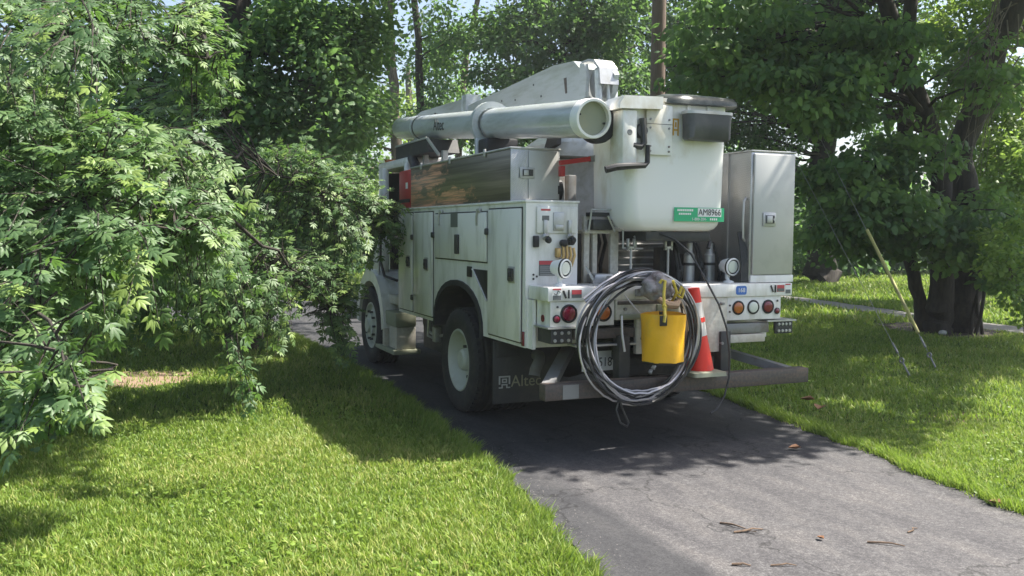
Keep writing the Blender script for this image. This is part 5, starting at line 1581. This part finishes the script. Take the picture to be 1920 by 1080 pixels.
# ------------------------------------------------------------------ grass
def in_poly(x, y, poly):
    ins = np.zeros(len(x), bool)
    n = len(poly)
    for i in range(n):
        (x0, y0), (x1, y1) = poly[i], poly[(i + 1) % n]
        if y0 == y1:
            continue
        ins ^= ((y0 > y) != (y1 > y)) & (x < (x1 - x0) * (y - y0) / (y1 - y0) + x0)
    return ins


DRIVE = LEFT_EDGE + RIGHT_EDGE
SOIL = [(8.9, 4.7), (9.6, 4.4), (10.4, 4.7), (11.0, 5.6), (10.6, 6.8), (9.6, 7.0), (9.0, 6.0)]
DIRT = [(-4.6, 4.5), (-4.1, 4.2), (-3.6, 4.4), (-3.4, 5.2), (-4.0, 5.6), (-4.6, 5.3)]
PATH = [(12.4, 14.4), (11.7, 10.5), (11.0, 7.0), (10.7, 4.4), (10.4, -3), (11.3, -3), (11.7, 4.4), (12.0, 7.0), (12.7, 10.5), (13.4, 14.4)]


def grass(n, d0, d1, h, w, name, label, power=1.0):
    """blades between d0 and d1 metres ahead of the camera, over the width of the view and a little more"""
    dep = d0 + (d1 - d0) * RNG.random(n) ** power
    lat = RNG.uniform(-1, 1, n) * (0.58 * dep + 1.5)
    f2 = np.array((math.sin(YAW), math.cos(YAW)))
    r2 = np.array((math.cos(YAW), -math.sin(YAW)))
    xy = np.array((CAM_LOC.x, CAM_LOC.y)) + dep[:, None] * f2 + lat[:, None] * r2
    x, y = xy[:, 0], xy[:, 1]
    shift = RNG.normal(size=n) * 0.03
    bad = in_poly(x + shift, y, DRIVE) | in_poly(x, y, PATH) | (in_poly(x, y, SOIL) & (RNG.random(n) < 0.93)) | (in_poly(x, y, DIRT) & (RNG.random(n) < 0.75))
    x, y, dep = x[~bad], y[~bad], dep[~bad]
    n = len(x)
    # patchy height and colour
    pat = 0.5 + 0.25 * np.sin(x * 2.1 + 1.3 * np.sin(y * 1.7)) + 0.25 * np.sin(y * 2.7 + 1.1 * np.sin(x * 3.1 + 1))
    pat2 = 0.5 + 0.5 * np.sin(x * 0.9 + 2.2 * np.sin(y * 0.7) + 1) * np.sin(y * 1.1 + 1.7 * np.sin(x * 0.6))
    clump = np.clip(np.sin(x * 13 + 3 * np.sin(y * 9)) * np.sin(y * 14 + 3 * np.sin(x * 8)), -1, 1)
    hh = h * RNG.uniform(0.45, 1.35, n) * (0.7 + 0.45 * pat + 0.35 * clump)
    ww = w * RNG.uniform(0.7, 1.4, n)
    a = RNG.uniform(0, 2 * math.pi, n)
    sx, sy = np.cos(a), np.sin(a)
    b = a + math.pi / 2 + RNG.normal(size=n) * 0.5
    lean = hh * RNG.uniform(0.2, 1.1, n)
    lx, ly = np.cos(b) * lean, np.sin(b) * lean
    z0 = np.zeros(n)
    V = np.empty((n, 5, 3), np.float32)
    V[:, 0] = np.stack([x - sx * ww / 2, y - sy * ww / 2, z0], 1)
    V[:, 1] = np.stack([x + sx * ww / 2, y + sy * ww / 2, z0], 1)
    V[:, 2] = np.stack([x - sx * ww * .42 + lx * .35, y - sy * ww * .42 + ly * .35, hh * .62], 1)
    V[:, 3] = np.stack([x + sx * ww * .42 + lx * .35, y + sy * ww * .42 + ly * .35, hh * .62], 1)
    V[:, 4] = np.stack([x + lx, y + ly, hh], 1)
    F = np.array([(0, 1, 3), (0, 3, 2), (2, 3, 4)])[None] + (np.arange(n) * 5)[:, None, None]
    t = 0.45 + 0.2 * (pat - 0.5) + 0.12 * clump + 0.16 * (pat2 - 0.5) + RNG.normal(size=n) * 0.17
    dry = RNG.random(n) < 0.05 + 0.3 * np.clip(pat2 - 0.55, 0, 1)
    t = np.where(dry, 0.95, t)
    o = np_mesh(name, V.reshape(-1, 3), F.reshape(-1, 3), M['grass'], np.repeat(np.clip(t, 0, 1), 5))
    tag(o, label, None, kind='stuff')


grass(360000, 4.2, 8.5, 0.042, 0.0068, 'grass', 'short sunlit lawn grass in the foreground either side of the drive')
grass(220000, 8.5, 18, 0.055, 0.0105, 'grass', 'shaded lawn grass beside the truck', 1.0)
grass(120000, 18, 42, 0.1, 0.03, 'grass', 'distant lawn beyond the truck and the trees', 1.0)

# ragged longer tufts creeping over both edges of the drive
def fringe(n):
    xs, ys, sg = [], [], []
    for edge, side in ((LEFT_EDGE, -1), (RIGHT_EDGE, 1)):
        yy = RNG.uniform(-4, 10, n)
        xx = np.array([edge_x(edge, v) for v in yy])
        off = np.abs(RNG.normal(size=n)) * 0.1 - 0.05 * (np.sin(yy * 6.3) + np.sin(yy * 14.1 + 1)) * 0.6
        xs.append(xx + side * off)
        ys.append(yy)
        sg.append(np.full(n, side))
    x, y, sd = np.concatenate(xs), np.concatenate(ys), np.concatenate(sg)
    m = len(x)
    hh = RNG.uniform(0.03, 0.11, m)
    ww = RNG.uniform(0.004, 0.009, m)
    a = RNG.uniform(0, 2 * math.pi, m)
    sx, sy = np.cos(a) * ww / 2, np.sin(a) * ww / 2
    lx, ly = -sd * RNG.uniform(-0.3, 1.0, m) * hh, RNG.normal(size=m) * 0.5 * hh
    V = np.empty((m, 5, 3), np.float32)
    z0 = np.full(m, 0.0)
    V[:, 0] = np.stack([x - sx, y - sy, z0], 1)
    V[:, 1] = np.stack([x + sx, y + sy, z0], 1)
    V[:, 2] = np.stack([x - sx * .8 + lx * .35, y - sy * .8 + ly * .35, hh * .62], 1)
    V[:, 3] = np.stack([x + sx * .8 + lx * .35, y + sy * .8 + ly * .35, hh * .62], 1)
    V[:, 4] = np.stack([x + lx, y + ly, hh], 1)
    F = np.array([(0, 1, 3), (0, 3, 2), (2, 3, 4)])[None] + (np.arange(m) * 5)[:, None, None]
    t = np.clip(0.45 + RNG.normal(size=m) * 0.2, 0, 1)
    tag(np_mesh('edge_grass', V.reshape(-1, 3), F.reshape(-1, 3), M['grass'], np.repeat(t, 5)), 'ragged grass creeping over both edges of the drive', None, kind='stuff')


fringe(16000)

# loose grit along the edges of the drive
yy = RNG.uniform(-4, 8, 2600)
xx = np.array([edge_x(LEFT_EDGE, v) + abs(RNG.normal()) * 0.14 if RNG.random() < 0.5 else edge_x(RIGHT_EDGE, v) - abs(RNG.normal()) * 0.14 for v in yy])
n = len(yy)
GV = np.array([(-1, -1, 0), (1, -1, 0), (1, 1, 0), (-1, 1, 0), (0, 0, 1.1)], float)
GF = np.array([(0, 1, 4), (1, 2, 4), (2, 3, 4), (3, 0, 4)])
ang = RNG.uniform(0, 6.28, n)
V = np.einsum('nij,kj->nki', np.stack([np.stack([np.cos(ang), -np.sin(ang), 0 * ang], 1), np.stack([np.sin(ang), np.cos(ang), 0 * ang], 1), np.stack([0 * ang, 0 * ang, 1 + 0 * ang], 1)], 1), GV) * (RNG.uniform(0.0015, 0.0045, n))[:, None, None] + np.column_stack([xx, yy, np.full(n, 0.0125)])[:, None, :]
tag(np_mesh('grit', V.reshape(-1, 3), (GF[None] + (np.arange(n) * 5)[:, None, None]).reshape(-1, 3), M['grey_grit']), 'loose grit and crumbs along the edges of the drive', None, kind='stuff')

# clover and broad weeds in the lawn
n = 16000
dep = RNG.uniform(4.4, 12, n)
lat = RNG.uniform(-0.64, 0.64, n) * dep
xy = np.array((CAM_LOC.x, CAM_LOC.y)) + dep[:, None] * np.array((math.sin(YAW), math.cos(YAW))) + lat[:, None] * np.array((math.cos(YAW), -math.sin(YAW)))
ok = ~in_poly(xy[:, 0], xy[:, 1], DRIVE) & (np.sin(xy[:, 0] * 3.3 + 2 * np.sin(xy[:, 1] * 1.9)) * np.sin(xy[:, 1] * 2.9) > RNG.uniform(-0.1, 0.9, n))
xy = xy[ok]
n = len(xy)
P = np.column_stack([xy, RNG.uniform(0.02, 0.06, n)])
D = np.column_stack([RNG.normal(size=(n, 2)), RNG.uniform(-0.1, 0.5, n)])
V, F, ti = leaf_array(P, D, RNG.normal(size=(n, 3)) * 0.3 + np.array((0, 0, 1.0)), RNG.uniform(0.018, 0.045, n), BROAD_V, BROAD_F, np.clip(RNG.normal(size=n) * 0.16 + 0.32, 0, 1))
tag(np_mesh('clover', V, F, M['grass'], ti), 'clover and broad-leaved weeds in the lawn', None, kind='stuff')

# low undergrowth along the foot of the near maple, in shade
C = np.array([(x, y, RNG.uniform(0.04, 0.16)) for x, y in zip(RNG.uniform(-6.2, -4.7, 26), RNG.uniform(0.9, 3.6, 26))])
P, D, Nn, s, tn = crown_leaves(C, 0.26, 60, 0.07, 0.3, 0.6, 0.2)
V, F, ti = leaf_array(P, D, Nn, s, BROAD_V, BROAD_F, tn)
tag(np_mesh('undergrowth', V, F, M['leaf_far'], ti), 'dark low undergrowth at the foot of the maple', None, kind='stuff')


# ------------------------------------------------------------------ small things on the ground
def stick(px, py, dx, dy, L, r, label, fork=False):
    dep = 1.796 * FOC / max(20, (py - 431))
    p = ground_at(px, dep)
    # ground point under that pixel
    d = at(px, py, 1.0) - CAM_LOC
    p = CAM_LOC + d * (-(CAM_LOC.z - 0.018) / d.z)
    v = Vector((dx, dy, 0)).normalized() * L
    mb = MB().tube([p, p + v * 0.35 + Vector((0.01, -0.008, 0.006)), p + v * 0.7 + Vector((-0.008, 0.01, 0.008)), p + v], [r, r, r * 0.8, r * 0.5], 6)
    if fork:
        mb.tube([p + v * 0.4 + Vector((0, 0, 0.005)), p + v * 0.6 + Vector((v.y, -v.x, 0)) * 0.25 + Vector((0, 0, 0.01))], [r * 0.7, r * 0.4], 5)
    tag(obj('twig', mb, M['twig'], origin=p), label, 'twig', 'fallen twigs on the drive')


stick(1350, 980, 0.5, -1, 0.17, 0.006, 'short twig lying steeply, left of the longest twig on the drive')
stick(1376, 998, 1, -0.1, 0.2, 0.0065, 'longest dark twig lying across the sunlit drive', True)
stick(1626, 1016, 1, -0.9, 0.2, 0.006, 'slanting twig near the middle of the sunlit drive')
stick(1702, 998, 1, 0.3, 0.12, 0.005, 'small pale twig towards the right side of the drive')
stick(1372, 1058, 0.3, -0.2, 0.1, 0.007, 'stubby dark twig at the bottom of the view')
stick(1445, 1060, 1, -0.4, 0.14, 0.005, 'thin curved twig at the bottom of the view right of the stubby one')


def dead_leaf(px, py, size, ang, label, z=0.02):
    d = at(px, py, 1.0) - CAM_LOC
    p = CAM_LOC + d * (-(CAM_LOC.z - z) / d.z)
    c, s = math.cos(ang), math.sin(ang)
    vs, fs = [], [tuple(f) for f in BROAD_F]
    for x, y, zz in BROAD_V:
        vs.append(p + Vector((c * x - s * y, s * x + c * y, abs(x) * 0.7 + 0.25 * abs(y - 0.5) + zz * 0.2)) * size)
    k = len(vs)
    vs += [v + Vector((0, 0, 0.003)) for v in vs]
    fs += [tuple(i + k for i in reversed(f)) for f in BROAD_F]
    tag(obj('dead_leaf', MB().add(vs, fs), M['dead_leaf'], origin=p, smooth=0), label, 'leaf', 'fallen dead leaves')


dead_leaf(1502, 842, 0.11, 1.2, 'curled brown dead leaf on the shaded drive')
dead_leaf(1880, 948, 0.1, 0.4, 'brown dead leaf at the right edge of the drive')
dead_leaf(1540, 765, 0.16, 2.2, 'reddish dead leaf in the shaded right lawn', 0.06)
dead_leaf(1528, 752, 0.15, 0.8, 'pale dead leaf standing up in the right lawn', 0.07)
dead_leaf(1545, 1012, 0.05, 0.2, 'tiny dead leaf on the sunlit drive')

for k, (px, py, r, lab) in enumerate(((1784, 614, 0.14, 'pale rounded stone at the foot of the three-stemmed tree'), (1768, 624, 0.07, 'small grey stone beside the pale rounded stone'))):
    d = at(px, py, 1.0) - CAM_LOC
    p = CAM_LOC + d * (-(CAM_LOC.z - 0.03) / d.z)
    bm = bmesh.new()
    bmesh.ops.create_icosphere(bm, subdivisions=3, radius=r)
    me = bpy.data.meshes.new('stone')
    for v in bm.verts:
        v.co *= 1 + 0.12 * math.sin(9 * v.co.x / r + k) * math.cos(7 * v.co.y / r)
        v.co *= 1 + 0.06 * math.sin(21 * v.co.x / r + 13 * v.co.z / r)
        v.co.z *= 0.62
    bm.to_mesh(me)
    bm.free()
    me.shade_smooth()
    me.materials.append(M['stone'])
    o = link('stone', me, None, p)
    tag(o, lab, 'stone', 'stones by the three-stemmed tree')

# ------------------------------------------------------------------ thin haze volume added to lift the darks
hz = bpy.data.materials.new('added_haze')
hz.use_nodes = True
hn = hz.node_tree
for q in list(hn.nodes):
    if q.type == 'BSDF_PRINCIPLED':
        hn.nodes.remove(q)
pv = hn.nodes.new('ShaderNodeVolumePrincipled')
pv.inputs['Color'].default_value = (0.9, 0.95, 1.0, 1)
pv.inputs['Density'].default_value = 0.0009
pv.inputs['Anisotropy'].default_value = 0.2
hn.links.new(pv.outputs[0], hn.nodes['Material Output'].inputs['Volume'])
hb = MB().box(-250, 250, -110, 400, -1.0, 30.0)
ho = obj('added_haze', hb, hz, smooth=0)
ho['kind'] = 'stuff'
ho['label'] = 'thin pale haze added over the whole place to lift the darks'
